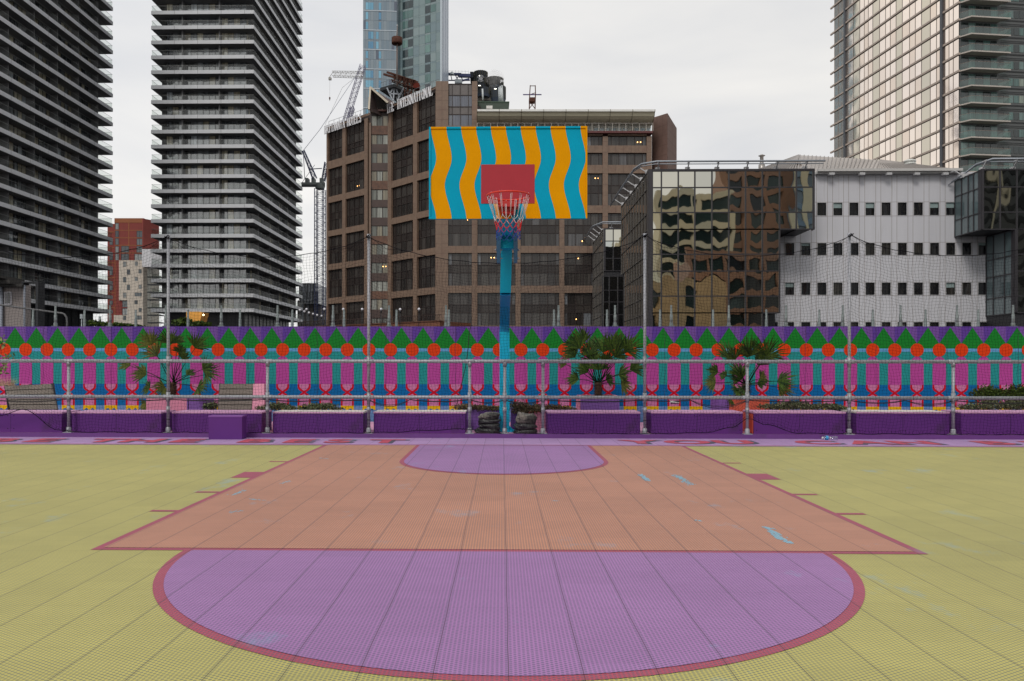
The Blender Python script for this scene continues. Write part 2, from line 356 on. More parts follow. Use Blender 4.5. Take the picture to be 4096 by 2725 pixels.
for a, b, w_ in (((2559, 1899), (2594, 1927), .09), ((2695, 1899), (2768, 1943), .12), ((3062, 2111), (3155, 2178), .085), ((2204, 2005), (2236, 2007), .03), ((1270, 1833), (1320, 1838), .04), ((1120, 1938), (1160, 1925), .06), ((925, 1985), (990, 1958), .10), ((915, 2055), (965, 2042), .09), ((990, 1998), (1060, 2004), .05), ((2775, 2083), (2812, 2088), .04)):
    A, B = gp(*a), gp(*b); d = (B-A); L0 = d.length; d.normalize(); r = Vector((-d.y, d.x, 0))
    for k in range(90 if a[0] > 2500 and w_ > .05 else 26):
        q = random.betavariate(1.6, 1.6); c = A.lerp(B, q)+r*random.gauss(0, w_*.16); ll, ww = random.uniform(.01, .05)*min(1, L0*2), random.uniform(.003, .010)
        zz_ = .0046+k*.00001
        sf.face([tuple(Vector((c.x, c.y, zz_))+d*ll*math.cos(t_)+r*ww*math.sin(t_)) for t_ in [q_*math.pi/4 for q_ in range(8)]], 0)
part(sf, 'scuff_marks', court, [T_scf])
le = MB()
LET = [(-40, 'B'), (138, 'E'), (395, 'T'), (550, 'H'), (728, 'E'), (1010, 'B'), (1185, 'E'), (1350, 'S'), (1540, 'T'),
       (2557, 'Y'), (2745, 'O'), (2927, 'U'), (3250, 'C'), (3450, 'A'), (3630, 'N'), (3940, 'B'), (4125, 'E')]
for li_, (px, ch) in enumerate(LET):
    q = gp(px, 1768)
    pl = lambda dx, dy, z: (lambda u, v, d: (q.x+dx+u, 10.80+dy+v, z+(li_ % 2)*.0008))
    sgn = 1
    textmesh(le, ch, pl(.05, -.02, .002), .68, 1, off=.032, sx=1.16)
    textmesh(le, ch, pl(0, .01, .004), .68, 0, off=.024, sx=1.14)
part(le, 'painted_letters', court, [T_letr, T_lets])

# kerb board and deck behind the railing
kb = MB(); kb.box(-16, 16, YK, YK+.10, -.1, .058, 0)
single(kb, 'kerb_board', [mat('kerb_purple', S(98, 52, 120), rough=.55, var=.08, stain=(S(70, 50, 80), 5, .6, .4))], 'low purple painted kerb board running along the far edge of the court', 'kerb', (0, YK, 0))
dk = MB(); dk.box(-16, 16, YK+.102, 13.9, -.1, .050)
struct(dk, 'deck', [mat('deck_pink', S(214, 160, 190), rough=.6, var=.08)])

# ------------------------------------------------------------------ mural wall
YW = 14.0; PER = XA(2083.8, YW)-XA(2083.8-87.1, YW); XC0 = XA(2083.8, YW)
def zy(zoomy): return ZA(1850, 1290+zoomy/2.874, YW)
mw = MB(); ZT = zy(47)
C_ = ['violet_a', 'violet_b', 'green', 'sky', 'teal', 'orchid', 'rose', 'red', 'blue', 'yellow', 'slate', 'orange']
CO = [S(98, 66, 158), S(120, 84, 164), S(22, 132, 44), S(102, 168, 218), S(38, 152, 150), S(186, 76, 158), S(206, 128, 172), S(206, 14, 40), S(0, 108, 170), S(236, 190, 0), S(110, 150, 198), S(226, 66, 16)]
MW = [mat('mural_'+n, tuple(q*.80 for q in c), rough=.6, var=.05, vs=1.5, bump=.02, bs=200, spec=.15) for n, c in zip(C_, CO)]
ci_ = {n: i for i, n in enumerate(C_)}
x0w, x1w = -12.2, 12.6
mw.box(x0w, x1w, YW, YW+.14, 0, ZT, ci_['violet_a'])
def wr(xa, xb, za, zb, d, col): mw.face([(xa, YW-d, za), (xb, YW-d, za), (xb, YW-d, zb), (xa, YW-d, zb)], ci_[col])
wr(x0w, x1w, zy(712), zy(298), .002, 'teal'); wr(x0w, x1w, zy(335), zy(298), .004, 'sky')
wr(x0w, x1w, zy(960), zy(712), .002, 'blue'); wr(x0w, x1w, .02, zy(960), .002, 'slate')
hw = PER*.3
def wp(pts, d, col): mw.face([(x, YW-d, z) for x, z in pts], ci_[col])
for k in range(-33, 34):
    xc = XC0+k*PER
    if xc < x0w+PER or xc > x1w-PER: continue
    wr(xc-PER/2, xc-.0005, zy(298), ZT-.004, .002, 'violet_b')
    # green triangle between circles
    a = xc+PER/2
    wp([(a-PER/2, zy(298)), (a+PER/2, zy(298)), (a+PER/2, zy(240)), (a, zy(58)), (a-PER/2, zy(240))], .004, 'green')
    # pill
    top = zy(388); bot = zy(712); rh = (zy(388)-zy(480))
    pts = [(xc-hw, bot), (xc+hw, bot)]+[(xc+hw*math.cos(t), top-rh+rh*math.sin(t)) for t in [math.pi*q/16 for q in range(17)]]
    wp(pts, .006, 'orchid')
    # circle
    zc = zy(315); r = (zy(240)-zy(390))/2
    wp([(xc+r*math.cos(2*math.pi*q/32), zc+r*math.sin(2*math.pi*q/32)) for q in range(32)], .008, 'orange')
    # hourglass legs: half-width profile from 712 down to 960
    def prof(z_):                    # outer half width (zoom px 75 = hw)
        if z_ < 745: return 1.0
        if z_ < 805: q = (z_-745)/60; return (1-q**2.1)*.78+.22
        if z_ < 880: q = (880-z_)/75; return (1-q**2.1)*.78+.22
        return 1.0
    zs = [712, 730, 745, 757, 768, 778, 786, 793, 799, 805, 811, 818, 826, 836, 848, 862, 880, 920, 960]
    wp([(xc-hw*prof(z_), zy(z_)) for z_ in zs]+[(xc+hw*prof(z_), zy(z_)) for z_ in reversed(zs)], .004, 'red')
    zi = [712, 736, 748, 760, 772, 782, 790]
    def pin(z_):
        if z_ <= 736: return .72
        q = (z_-736)/54; return .72*max(0, 1-q**1.8)
    wp([(xc-hw*pin(z_), zy(z_)) for z_ in zi]+[(xc+hw*pin(z_), zy(z_)) for z_ in reversed(zi[:-1])], .006, 'rose')
    zj = [822, 827, 834, 846, 862, 882, 960]
    def pj(z_):
        if z_ >= 882: return .72
        q = (882-z_)/60; return .72*max(0, 1-q**1.8)
    wp([(xc-hw*pj(z_), zy(z_)) for z_ in zj]+[(xc+hw*pj(z_), zy(z_)) for z_ in reversed(zj[1:])], .006, 'rose')
    wp([(xc-hw, zy(1010)), (xc+hw, zy(1010)), (xc+hw, zy(960)), (xc-hw, zy(960))], .006, 'yellow')
    for sx_ in (-.48, .48):
        wp([(xc+hw*(sx_+.26*math.cos(math.pi*q/8)), zy(1010)+.026*math.sin(math.pi*q/8)) for q in range(9)], .008, 'blue')
MW.append(mat('hoarding_seam', (.05, .03, .07), rough=.9))
xx_ = x0w+.4
while xx_ < x1w:
    mw.box(xx_, xx_+.004, YW-.0095, YW-.0085, .02, ZT-.002, 12)
    for zq_ in (.15, .6, 1.1, 1.6):
        for dq_ in (-.03, .03): mw.box(xx_+dq_-.005, xx_+dq_+.005, YW-.0115, YW-.0085, zq_, zq_+.01, 12)
    xx_ += 1.22
single(mw, 'mural_wall', MW, 'long hoarding wall painted with green triangles, orange discs and pink pillars, behind the planters', 'wall', (0, YW, 0))

# post stubs along the top of the wall and on the fence line behind it
def stub(flange, hgt):
    m = MB()
    m.tube([(0, 0, 0), (0, 0, hgt*.55), (0, 0, hgt*.56), (0, 0, hgt)], [.026, .026, .019, .017], 10)
    if flange: m.box(-.05, .05, -.04, .04, 0, .012); m.lathe([(.034, .012), (.034, .05), (.026, .07)], (0, 0, 0), 10)
    return m
SA = [222, 440, 663, 885, 1110, 1332, 1556, 1784, 2234, 2460, 2685, 2915, 3144, 3371, 3602, 3828, 4052]
SB = [132, 338, 543, 752, 960, 1169, 1376, 1586, 1795, 2216, 2428, 2640, 2852, 3065, 3277, 3491, 3702, 3913]
pa = None
for i, px in enumerate(SA):
    L_ = '%s galvanised post stub from the left bolted onto the mural wall top' % ORDN[i]
    loc = (XA(px, YW+.06), YW+.06, ZT+.002)
    if pa is None:
        pa = single(stub(True, .375), 'fence_stub', M_galvd, L_, 'post', (0, 0, 0), 'flanged post stubs on the wall top'); o = pa
    else: o = dup(pa)
    o.location = loc; o['label'] = L_
pb = None
for i, px in enumerate(SB):
    L_ = '%s slim grey fence post from the left rising just behind the mural wall' % ORDN[i]
    loc = (XA(px, 15.0), 15.0, 0)
    if pb is None:
        m = MB(); m.tube([(0, 0, 0), (0, 0, 1.9), (0, 0, 1.91), (0, 0, 2.08)], [.026, .026, .02, .019], 10); m.lathe([(.019, 2.08), (.001, 2.09)], (0, 0, 0), 10)
        pb = single(m, 'fence_post', M_galvd, L_, 'post', (0, 0, 0), 'slim fence posts behind the mural wall'); o = pb
    else: o = dup(pb)
    o.location = loc; o['label'] = L_

# ------------------------------------------------------------------ railing
YR = 11.44; Z0 = .058
rl = thing('pipe_railing', 'galvanised pipe railing with two rails and tall net posts along the court edge', 'railing', (0, YR, Z0))
TALL = [673, 1475, 2579, 3397]; POST = [275, 673, 1070, 1475, 1879, 2019, 2172, 2579, 2989, 3397, 3813]
ZR1, ZR2 = ZA(2000, 1446, YR), ZA(2000, 1590, YR); ZTOP = ZA(2000, 936, YR)
for z, nm in ((ZR1, 'top_rail'), (ZR2, 'middle_rail')):
    m = MB(); m.tube([(-9, YR, z), (9, YR, z)], .026, 14); part(m, nm, rl, M_galv)
for px in [-130]+POST+[4220]:
    x = XA(px, YR); tall = px in TALL; m = MB()
    m.tube([(x, YR+.03 if False else YR, Z0), (x, YR, ZTOP if tall else ZR1)], .0215, 12)
    if tall: m.lathe([(.026, -.05), (.027, 0), (.0, .004)], (x, YR, ZTOP), 12)
    m.box(x-.06, x+.06, YR-.05, YR+.05, Z0, Z0+.008); m.lathe([(.034, 0), (.034, .06), (.026, .075)], (x, YR, Z0+.008), 12)
    po = part(m, 'post', rl, M_galv, 'tall post carrying the net rope' if tall else None)
    for z in (ZR1, ZR2):
        f = MB(); f.tube([(x-.075, YR, z), (x-.07, YR, z), (x+.07, YR, z), (x+.075, YR, z)], [.027, .030, .030, .027], 12)
        f.tube([(x, YR, z-.07), (x, YR, z+(.07 if (tall or z == ZR2) else .01))], .029, 12)
        part(f, 'clamp', po, M_galv)
    f = MB(); f.tube([(x, YR, .36), (x, YR, .44)], .028, 12); part(f, 'sleeve', po, M_galv)
tie = MB()
for px in range(60, 4090, 150):
    x = XA(px+random.uniform(-30, 30), YR)
    tie.tube([(x, YR, ZR2), (x+.005, YR, ZR2)], .0265, 10)
for px in TALL:
    for zz in (ZR1+.06, ZR2+.07, .25): tie.tube([(XA(px, YR), YR, zz), (XA(px, YR), YR, zz+.007)], .026, 10)
part(tie, 'cable_tie', rl, M_black)

# safety net
YN = YR-.045
TX_ = [XA(p, YR) for p in [-150]+TALL+[4250]]
def topz(x):
    for a, b in zip(TX_[:-1], TX_[1:]):
        if a <= x <= b:
            q = (x-a)/(b-a); s_ = .36 if b-a > 3.2 else .30
            if a == TX_[2]: s_ = .40
            base = ZTOP-.03
            return base-s_*(4*q*(1-q))**.8
    return ZTOP-.1
PXB = [(0, .30), (95, .40), (250, .1), (300, .075), (1070, .07), (1475, .075), (1879, .13), (2019, .06), (2579, .07), (2800, .085), (2930, .16), (2989, .30), (3060, .2), (3200, .08), (4096, .07)]
BX = [(XA(p, YR), z) for p, z in PXB]
def botz(x):
    if x <= BX[0][0]: return BX[0][1]
    for (a, za), (b, zb) in zip(BX[:-1], BX[1:]):
        if a <= x <= b:
            q = (x-a)/(b-a); q = q*q*(3-2*q); return za+(zb-za)*q
    return BX[-1][1]
nr = thing('safety_net', 'fine black safety netting strung between the tall railing posts', 'net', (0, YN, 0))
m = MB(); cs_ = .0465; nc = int(16.2/cs_); x00 = -8.05; nrow = 60
def npos(i, j):
    x = x00+i*cs_; zt, zb = topz(x), botz(x); q = j/nrow
    qq = q
    z = zb+(zt-zb)*qq
    x2 = x+.014*math.sin(i*.21+j*.55)+.02*math.sin(j*.13+i*.043)*(1-q)+.006*((i*7+j*13) % 5-2)/2
    z2 = z+.010*math.sin(i*.83+j*.4)+.012*math.sin(i*.17)
    if j == nrow: x2, z2 = x, zt
    if j == 0: z2 = zb
    return (x2, YN+.008*math.sin(i*.37+j*.21), z2)
G = [[npos(i, j) for j in range(nrow+1)] for i in range(nc+1)]
def thin(path, r):
    b = len(m.v)
    for (x, y, z) in path: m.v += [(x+r, y, z-r*.5), (x-r, y, z-r*.5), (x, y-r*.6, z+r)]
    for k in range(len(path)-1):
        for q in range(3):
            a = b+k*3+q; c = b+k*3+(q+1) % 3
            m.f.append((a, c, c+3, a+3)); m.m.append(0); m.a.append(0.0); m.sm.append(False)
def thinv(path, r):
    b = len(m.v)
    for (x, y, z) in path: m.v += [(x+r, y, z), (x-r, y, z), (x, y-r, z)]
    for k in range(len(path)-1):
        for q in range(3):
            a = b+k*3+q; c = b+k*3+(q+1) % 3
            m.f.append((a, c, c+3, a+3)); m.m.append(0); m.a.append(0.0); m.sm.append(False)
for i in range(nc+1): thinv(G[i], .0013)
for j in range(nrow+1): thin([G[i][j] for i in range(nc+1)], .0013)
M_net = mat('net_cord', (.008, .008, .012), rough=.9, var=.2, spec=.05)
part(m, 'netting', nr, M_net)
m = MB(); m.tube([(x00+i*.1, YN, topz(x00+i*.1)+.006*math.sin(i*1.7)) for i in range(int(nc*cs_/.1))], .0050, 6)
for px in TALL:
    x = XA(px, YR)
    for k in range(5):
        a0 = random.uniform(0, 6); m.tube([(x+.03*math.cos(a0+t), YN-.01+.03*math.sin(t*2), ZTOP-.035+.02*math.sin(a0+t*1.6)) for t in [q*.7 for q in range(8)]], .003, 5)
    for s_ in (-1, 1):
        m.tube([(x, YN, ZTOP-.03), (x+s_*.25, YN-.01, topz(x+s_*.25)-.06), (x+s_*.5, YN-.01, topz(x+s_*.5)-.01)], .0028, 5)
part(m, 'head_rope', nr, M_net)
m = MB(); m.tube([(x00+i*.08, YN-.004, botz(x00+i*.08)-.005+.008*math.sin(i*.9)) for i in range(int(nc*cs_/.08))], .0048, 6)
for i in range(0, 260):
    x = x00+i*.0622+random.uniform(-.01, .01); z = botz(x)
    m.tube([(x, YN, z+.035), (x+random.uniform(-.03, .03), YN-.008, z+.01), (x+random.uniform(-.03, .03), YN, z-.012)], .0022, 4)
part(m, 'foot_rope', nr, M_net)

# cables under the middle rail
cb = MB()
PX = [-60, 275, 480, 673, 1070, 1300, 1475, 1640, 1879, 2019, 2172, 2579, 2760, 2989, 3397, 3620, 3813, 4200]
SG = [.03, .0, .012, .015, .02, .01, .075, .02, .035, .04, .02, .01, .085, .015, .03, .05, .03]
for lay in range(2):
    pts = []
    for k in range(len(PX)-1):
        xa, xb = XA(PX[k], YR), XA(PX[k+1], YR)
        for q in range(10):
            t = q/10; pts.append((xa+(xb-xa)*t, YR-.005-.012*lay, ZR2-.032-.004*lay-(SG[k]*(1+.25*lay)+.005)*4*t*(1-t)))
    cb.tube(pts, .0048, 6)
cb.box(XA(2683, YR), XA(2716, YR), YR-.03, YR+.0, ZR2-.085, ZR2-.05)
cw = MB(); cw.tube([at(2680, 1607, YR-.015), at(2716, 1611, YR-.015)], .017, 10)
ct = thing('power_cable', 'black power cables tied under the middle rail with drooping loops', 'cable', (0, YR, ZR2))
part(cb, 'cable', ct, M_black); part(cw, 'connector', ct, mat('white_plastic', (.6, .6, .6), rough=.4))
hc = MB(); hp = [(1890, 1302), (1882, 1306), (1876, 1340), (1872, 1400), (1862, 1470), (1848, 1530), (1832, 1595), (1822, 1640)]
hc.tube([at(x, y, 13.2) for x, y in hp], .007, 6)
single(hc, 'hanging_cable', M_black, 'single black cable hanging down the mural left of the hoop pole', 'cable', tuple(at(1822, 1640, 13.2)))

# ------------------------------------------------------------------ benches
YBN = 11.56; YBK = 12.08
BN = [(-160, 247, 'p', 'with a slatted lounger behind it at the far left'), (289, 645, 'p', 'in front of the pink palm planter'), (689, 1046, 'p', 'behind the small purple cube'),
      (1092, 1452, 'w', 'pale topped with ivy on its left half'), (1495, 1861, 'w', 'pale topped just left of the sandbags'), (2190, 2561, 'p', 'right of the sandbags below a palm'),
      (2606, 2971, 'p', 'between two palms right of the hoop'), (3016, 3382, 'p', 'below the ivy right of the rightmost palm'), (3426, 3797, 'w', 'pale topped and bare near the water bottles'), (3846, 4240, 'p', 'below the round bushes at the right')]
for k, (a, b, ty, ds) in enumerate(BN):
    xa, xb = XA(a, YBN), XA(b, YBN); top = ZA((a+b)/2, 1648, YBN)
    t = thing('box_bench', 'purple box bench %s' % ds, 'bench', ((xa+xb)/2, YBN, .05), 'purple box benches behind the railing')
    m = MB(); m.box(xa, xb, YBN, YBK, .051, top-.022, 0)
    for q_ in (.5,): m.box(xa+(xb-xa)*q_-.002, xa+(xb-xa)*q_+.002, YBN-.001, YBN-.0002, .052, top-.03, 1)
    for q_ in (.03, .47, .53, .97):
        for zq_ in (.10, top-.06): m.box(xa+(xb-xa)*q_-.006, xa+(xb-xa)*q_+.006, YBN-.002, YBN-.0002, zq_, zq_+.012, 1)
    part(m, 'base', t, [M_purple, mat('dark_seam', (.012, .006, .016), rough=.9)])
    if k in (3, 7):
        m = MB(); m.box(xa-.012, xa-.002, YBN+.03, YBK, .06, top-.03); part(m, 'end_panel', t, M_orng)
    if k in (6,):
        m = MB(); m.box(xb+.002, xb+.012, YBN+.03, YBK, .06, top-.03); part(m, 'end_panel', t, M_orng)
    m = MB(); m.box(xa-.004, xb+.004, YBN-.006, YBK, top-.022, top, 0); part(m, 'top_board', t, M_pinktop if ty == 'p' else M_whitetop)
    if ty == 'w':
        m = MB(); m.box(xa-.006, xb+.006, YBN-.010, YBN-.0065, top-.020, top+.001, 0); part(m, 'front_edge', t, M_pinktop)
# low purple cube on the strip in front of the net
m = MB(); qa = gp(834, 1758); xa, xb = qa.x, gp(969, 1758).x; ya = 11.06; zt = ZA(900, 1663, ya)
m.box(xa, xb, ya, 11.25, .001, zt-.02)
t = thing('purple_cube', 'small purple plinth box standing on the lilac strip in front of the net', 'box', ((xa+xb)/2, ya, 0)); part(m, 'body', t, M_purple)
m = MB(); m.box(xa-.004, xb+.004, ya-.004, 11.254, zt-.02, zt); part(m, 'lid', t, mat('purple_lid', S(122, 72, 150), rough=.5))

# back planters, loungers
def planter(pa_, pb_, side, ytop, Y, mf, ms, label, soil=True, depth=.55, gr=None, zb=.051):
    xa, xb = XA(pa_, Y), XA(pb_, Y); zt = ZA((pa_+pb_)/2, ytop, Y)
    t = thing('planter', label, 'planter', ((xa+xb)/2, Y, .05), gr or 'planters behind the benches')
    m = MB(); m.box(xa, xb, Y, Y+depth, zb, zt-.001, 0)
    part(m, 'front_panel', t, mf)
    m = MB(); m.box(xb+.001, xb+.02, Y+.001, Y+depth, zb, zt, 0) if side > 0 else m.box(xa-.02, xa-.001, Y+.001, Y+depth, zb, zt, 0)
    part(m, 'side_panel', t, ms)
    m = MB()
    m.box(xa, xb, Y-.004, Y+.04, zt, zt+.012); m.box(xa, xb, Y+depth-.04, Y+depth, zt, zt+.012)
    m.box(xa, xa+.04, Y+.04, Y+depth-.04, zt, zt+.012); m.box(xb-.04, xb, Y+.04, Y+depth-.04, zt, zt+.012); part(m, 'rim', t, ms)
    if soil:
        m = MB(); m.box(xa+.04, xb-.04, Y+.04, Y+depth-.04, zt-.0, zt+.005); part(m, 'soil', t, M_soil)
    return ((xa+xb)/2, zt)
YP = 12.55
pc1 = planter(585, 747, 1, 1590, YP, M_pink, M_viol, 'pink fronted planter with the sparse palm left of the hoop')
# wide violet flank visible right of the pink planter
m = MB(); m.box(XA(748, YP)+.025, XA(812, YP), YP+.01, YP+.5, .051, ZA(780, 1592, YP))
single(m, 'violet_planter', M_viol, 'narrow violet planter box against the right side of the pink one', 'planter', (XA(780, YP), YP, .05))
pc2 = planter(2322, 2478, -1, 1588, YP, M_viol, M_pink, 'violet fronted planter holding the fullest palm right of the hoop')
pc3 = planter(2917, 3078, -1, 1590, YP, M_orng, M_viol, 'orange fronted planter holding the rightmost palm')
m = MB(); m.box(XA(2875, YP), XA(2916, YP)-.022, YP+.02, YP+.5, .051, ZA(2895, 1589, YP))
single(m, 'violet_planter', M_viol, 'narrow violet planter box against the left side of the orange one', 'planter', (XA(2895, YP), YP, .05))
planter(1856, 2008, 1, 1643, 12.25, M_viol, M_viol, 'low violet ivy planter left of the teal hoop pole', depth=.5)
planter(2044, 2078, 1, 1643, 12.25, M_viol, M_viol, 'narrow violet ivy planter right of the teal hoop pole', depth=.5)
planter(2120, 2192, -1, 1650, 12.2, M_pink, M_orng, 'low pink ivy planter behind the right sandbags', depth=.5)

def slatback(name, label, P4, n, Y, lean, extra=None):
    (ax, ay), (bx, by), (cx, cy), (dx, dy) = P4           # top-left, top-right, bottom-right, bottom-left (px)
    t = thing(name, label, 'bench', tuple(at((dx+cx)/2, cy, Y)), 'slatted loungers')
    A, B, C, D = at(ax, ay, Y+lean), at(bx, by, Y+lean), at(cx, cy, Y), at(dx, dy, Y)
    for k in range(n):
        q0, q1 = k/n+.03/n, (k+1)/n-.10/n; m = MB()
        c = [A.lerp(D, q1), B.lerp(C, q1), B.lerp(C, q1)+Vector((0, .03, 0)), A.lerp(D, q1)+Vector((0, .03, 0)), A.lerp(D, q0), B.lerp(C, q0), B.lerp(C, q0)+Vector((0, .03, 0)), A.lerp(D, q0)+Vector((0, .03, 0))]
        m.hexa(c); part(m, 'slat', t, mat('weathered_wood', S(112, 104, 96), rough=.8, var=.22, vs=5, stretch=(1, 6, 14), bump=.2))
    m = MB(); kk_ = Vector((0, .036, 0)); m.hexa([D+kk_, C+kk_, C+kk_+Vector((0, .006, 0)), D+kk_+Vector((0, .006, 0)), A+kk_, B+kk_, B+kk_+Vector((0, .006, 0)), A+kk_+Vector((0, .006, 0))]); part(m, 'gap_dark_sheet', t, mat('gap_black', (.012, .012, .012), rough=.9))  # black sheet added behind the slats so the gaps read as shaded
    for q in (0.0, .52, 1.0):
        m = MB(); a = A.lerp(B, q)+Vector((0, .045, .0)); b = D.lerp(C, q)+Vector((0, .045, 0)); b.z = .06; m.beam(a, b, .05, .03, 0)
        part(m, 'frame', t, M_dark)
    if extra:
        m = MB(); px0, px1, mm = extra; ya, yb_ = 1536, 1640
        pts = [at(px0, ya, Y+lean+.01), at(px1, ya, Y+lean+.01), at(px1, yb_, Y+.02), at(px0-6, yb_, Y+.02)]
        m.hexa([pts[3], pts[2], pts[2]+Vector((0, .25, 0)), pts[3]+Vector((0, .25, 0)), pts[0], pts[1], pts[1]+Vector((0, .1, 0)), pts[0]+Vector((0, .1, 0))])
        part(m, 'side_panel', t, mm)
slatback('slatted_lounger', 'weathered grey slatted double backrest at the far left behind the railing', [(18, 1544), (203, 1536), (228, 1640), (42, 1640)], 5, 12.12, .35)
slatback('slatted_lounger', 'single slatted backrest with a pink side behind the small purple cube', [(880, 1536), (1012, 1536), (1006, 1642), (872, 1642)], 5, 12.12, .2, (1013, 1057, M_pink))

# ------------------------------------------------------------------ plants
def leafmat(name, a, b, rough=.5):
    m = bpy.data.materials.new(name); m.use_nodes = True; t = m.node_tree; p = t.nodes['Principled BSDF']
    at_ = N(t, 'ShaderNodeAttribute', attribute_name='v'); r = N(t, 'ShaderNodeValToRGB'); r.color_ramp.elements[0].color = (*a, 1); r.color_ramp.elements[1].color = (*b, 1)
    t.links.new(at_.outputs['Fac'], r.inputs[0]); t.links.new(r.outputs[0], p.inputs['Base Color']); p.inputs['Roughness'].default_value = rough; p.inputs['Specular IOR Level'].default_value = .15; return m
M_palm = leafmat('palm_leaf', S(22, 46, 14), S(74, 96, 34)); M_palmold = leafmat('palm_leaf_old', S(48, 66, 24), S(112, 112, 50))
M_trunk = mat('palm_fibre', S(74, 52, 38), rough=.95, var=.4, vs=30, bump=1.0, bs=60)
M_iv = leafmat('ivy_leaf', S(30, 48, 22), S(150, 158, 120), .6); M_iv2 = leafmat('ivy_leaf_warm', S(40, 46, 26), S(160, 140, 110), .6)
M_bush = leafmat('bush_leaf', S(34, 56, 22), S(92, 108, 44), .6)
def frond(root, hub, fr, spread=3.4, n=20, droop=.10, fold=.3, facing=None):
    m = MB(); root, hub = Vector(root), Vector(hub); d = (hub-root).normalized()
    mid = root.lerp(hub, .5)+Vector((0, 0, .02)); m.tube([root, mid, hub], [.008, .006, .005], 5, 1)
    nrm = facing or Vector((random.uniform(-.4, .4), -1, random.uniform(-.2, .6))); nrm = (nrm-d*nrm.dot(d)).normalized()
    sd_ = d.cross(nrm).normalized()
    for k in range(n):
        a = (k/(n-1)-.5)*spread+random.uniform(-.04, .04)
        L_ = fr*1.42*(1-.25*abs(a)/(spread/2))*random.uniform(.72, 1.1)
        di = (d*math.cos(a)+sd_*math.sin(a)+nrm*(fold*abs(math.sin(a)))*.5).normalized()
        wv = di.cross(nrm).normalized(); w0 = .004; w1 = .0115
        p0 = hub; p1 = hub+di*L_*.55; p2 = hub+di*L_+Vector((0, 0, -droop*L_*random.uniform(.4, 1.6)))
        v = random.random()
        up = nrm*.004
        m.face([p0-wv*w0, p1-wv*w1, p1+up, p0+up], 0, v); m.face([p0+up, p1+up, p1+wv*w1, p0+wv*w0], 0, v*.8)
        m.face([p1-wv*w1, p2, p1+up], 0, v); m.face([p1+up, p2, p1+wv*w1], 0, v*.8)
    return m
def palm(label, px, ysoil, ytr, Y, hubs, rr):
    base = at(px, ysoil, Y); top = at(px, ytr, Y)
    t = thing('fan_palm', label, 'palm', tuple(base), 'fan palms in planters')
    m = MB(); n = 10; pth = []; rd = []
    for k in range(n+1):
        pth.append(base.lerp(top, k/n)); rd.append((.058+.012*random.random()) if k % 2 else .05)
    m.tube(pth, rd, 10)
    for k in range(170):
        q = random.random(); c = base.lerp(top, q); a = random.uniform(0, 6.28); r0 = .05; o = Vector((math.cos(a), math.sin(a), 0))
        s0 = c+o*r0; e0 = s0+o*.03+Vector((random.uniform(-.02, .02), 0, random.uniform(-.01, .06))); m.tube([s0, e0], [.003, .001], 3)
    part(m, 'trunk', t, M_trunk)
    for hx, hy, r, old in hubs:
        dY = random.uniform(-.32, .3); hub = at(hx, hy, Y+dY)
        root = top+Vector((random.uniform(-.03, .03), random.uniform(-.03, .03), -.02))
        part(frond(root, hub, r*rr, spread=random.uniform(1.8, 2.9)), 'frond', t, [M_palmold if old else M_palm, M_palm])
YPL = YP+.27
palm('sparse palm with thin yellowish fans left of the hoop', 690, 1590, 1530, YPL,
     [(605, 1380, .26, 1), (630, 1425, .28, 1), (680, 1375, .26, 0), (712, 1370, .13, 0), (780, 1393, .27, 0), (520, 1463, .16, 1), (585, 1500, .22, 1), (600, 1550, .17, 0), (810, 1478, .26, 0), (820, 1500, .3, 0), (790, 1550, .2, 0), (730, 1440, .17, 0), (660, 1548, .2, 1), (745, 1500, .14, 0), (590, 1614, .13, 1), (720, 1410, .15, 0)], 1.0)
palm('full green palm with many fans right of the hoop', 2393, 1587, 1530, YPL,
     [(2300, 1400, .25, 0), (2320, 1395, .32, 0), (2335, 1370, .25, 0), (2380, 1402, .28, 0), (2412, 1410, .34, 0), (2440, 1400, .30, 0), (2460, 1430, .33, 0), (2505, 1405, .34, 0), (2500, 1400, .25, 0), (2300, 1430, .24, 0), (2350, 1490, .22, 0), (2395, 1480, .26, 0), (2475, 1500, .24, 0), (2520, 1480, .26, 0), (2485, 1536, .22, 1), (2425, 1520, .18, 0), (2315, 1518, .2, 0), (2375, 1450, .27, 0), (2420, 1455, .24, 0), (2265, 1458, .15, 1), (2360, 1420, .25, 0), (2465, 1390, .26, 0)], .92)
palm('dense palm with drooping lower fans furthest right', 2985, 1590, 1535, YPL,
     [(2920, 1435, .36, 0), (2990, 1430, .36, 0), (3050, 1440, .33, 0), (3065, 1425, .42, 0), (3000, 1425, .33, 0), (2872, 1490, .22, 0), (2862, 1532, .2, 1), (2905, 1505, .12, 0), (2960, 1500, .26, 0), (2965, 1520, .26, 0), (3110, 1525, .28, 0), (3115, 1550, .26, 1), (3040, 1515, .18, 1), (3030, 1460, .28, 0), (2955, 1560, .2, 0), (3030, 1535, .12, 0), (2940, 1440, .3, 0), (2930, 1595, .13, 1), (2975, 1560, .2, 0)], .86)
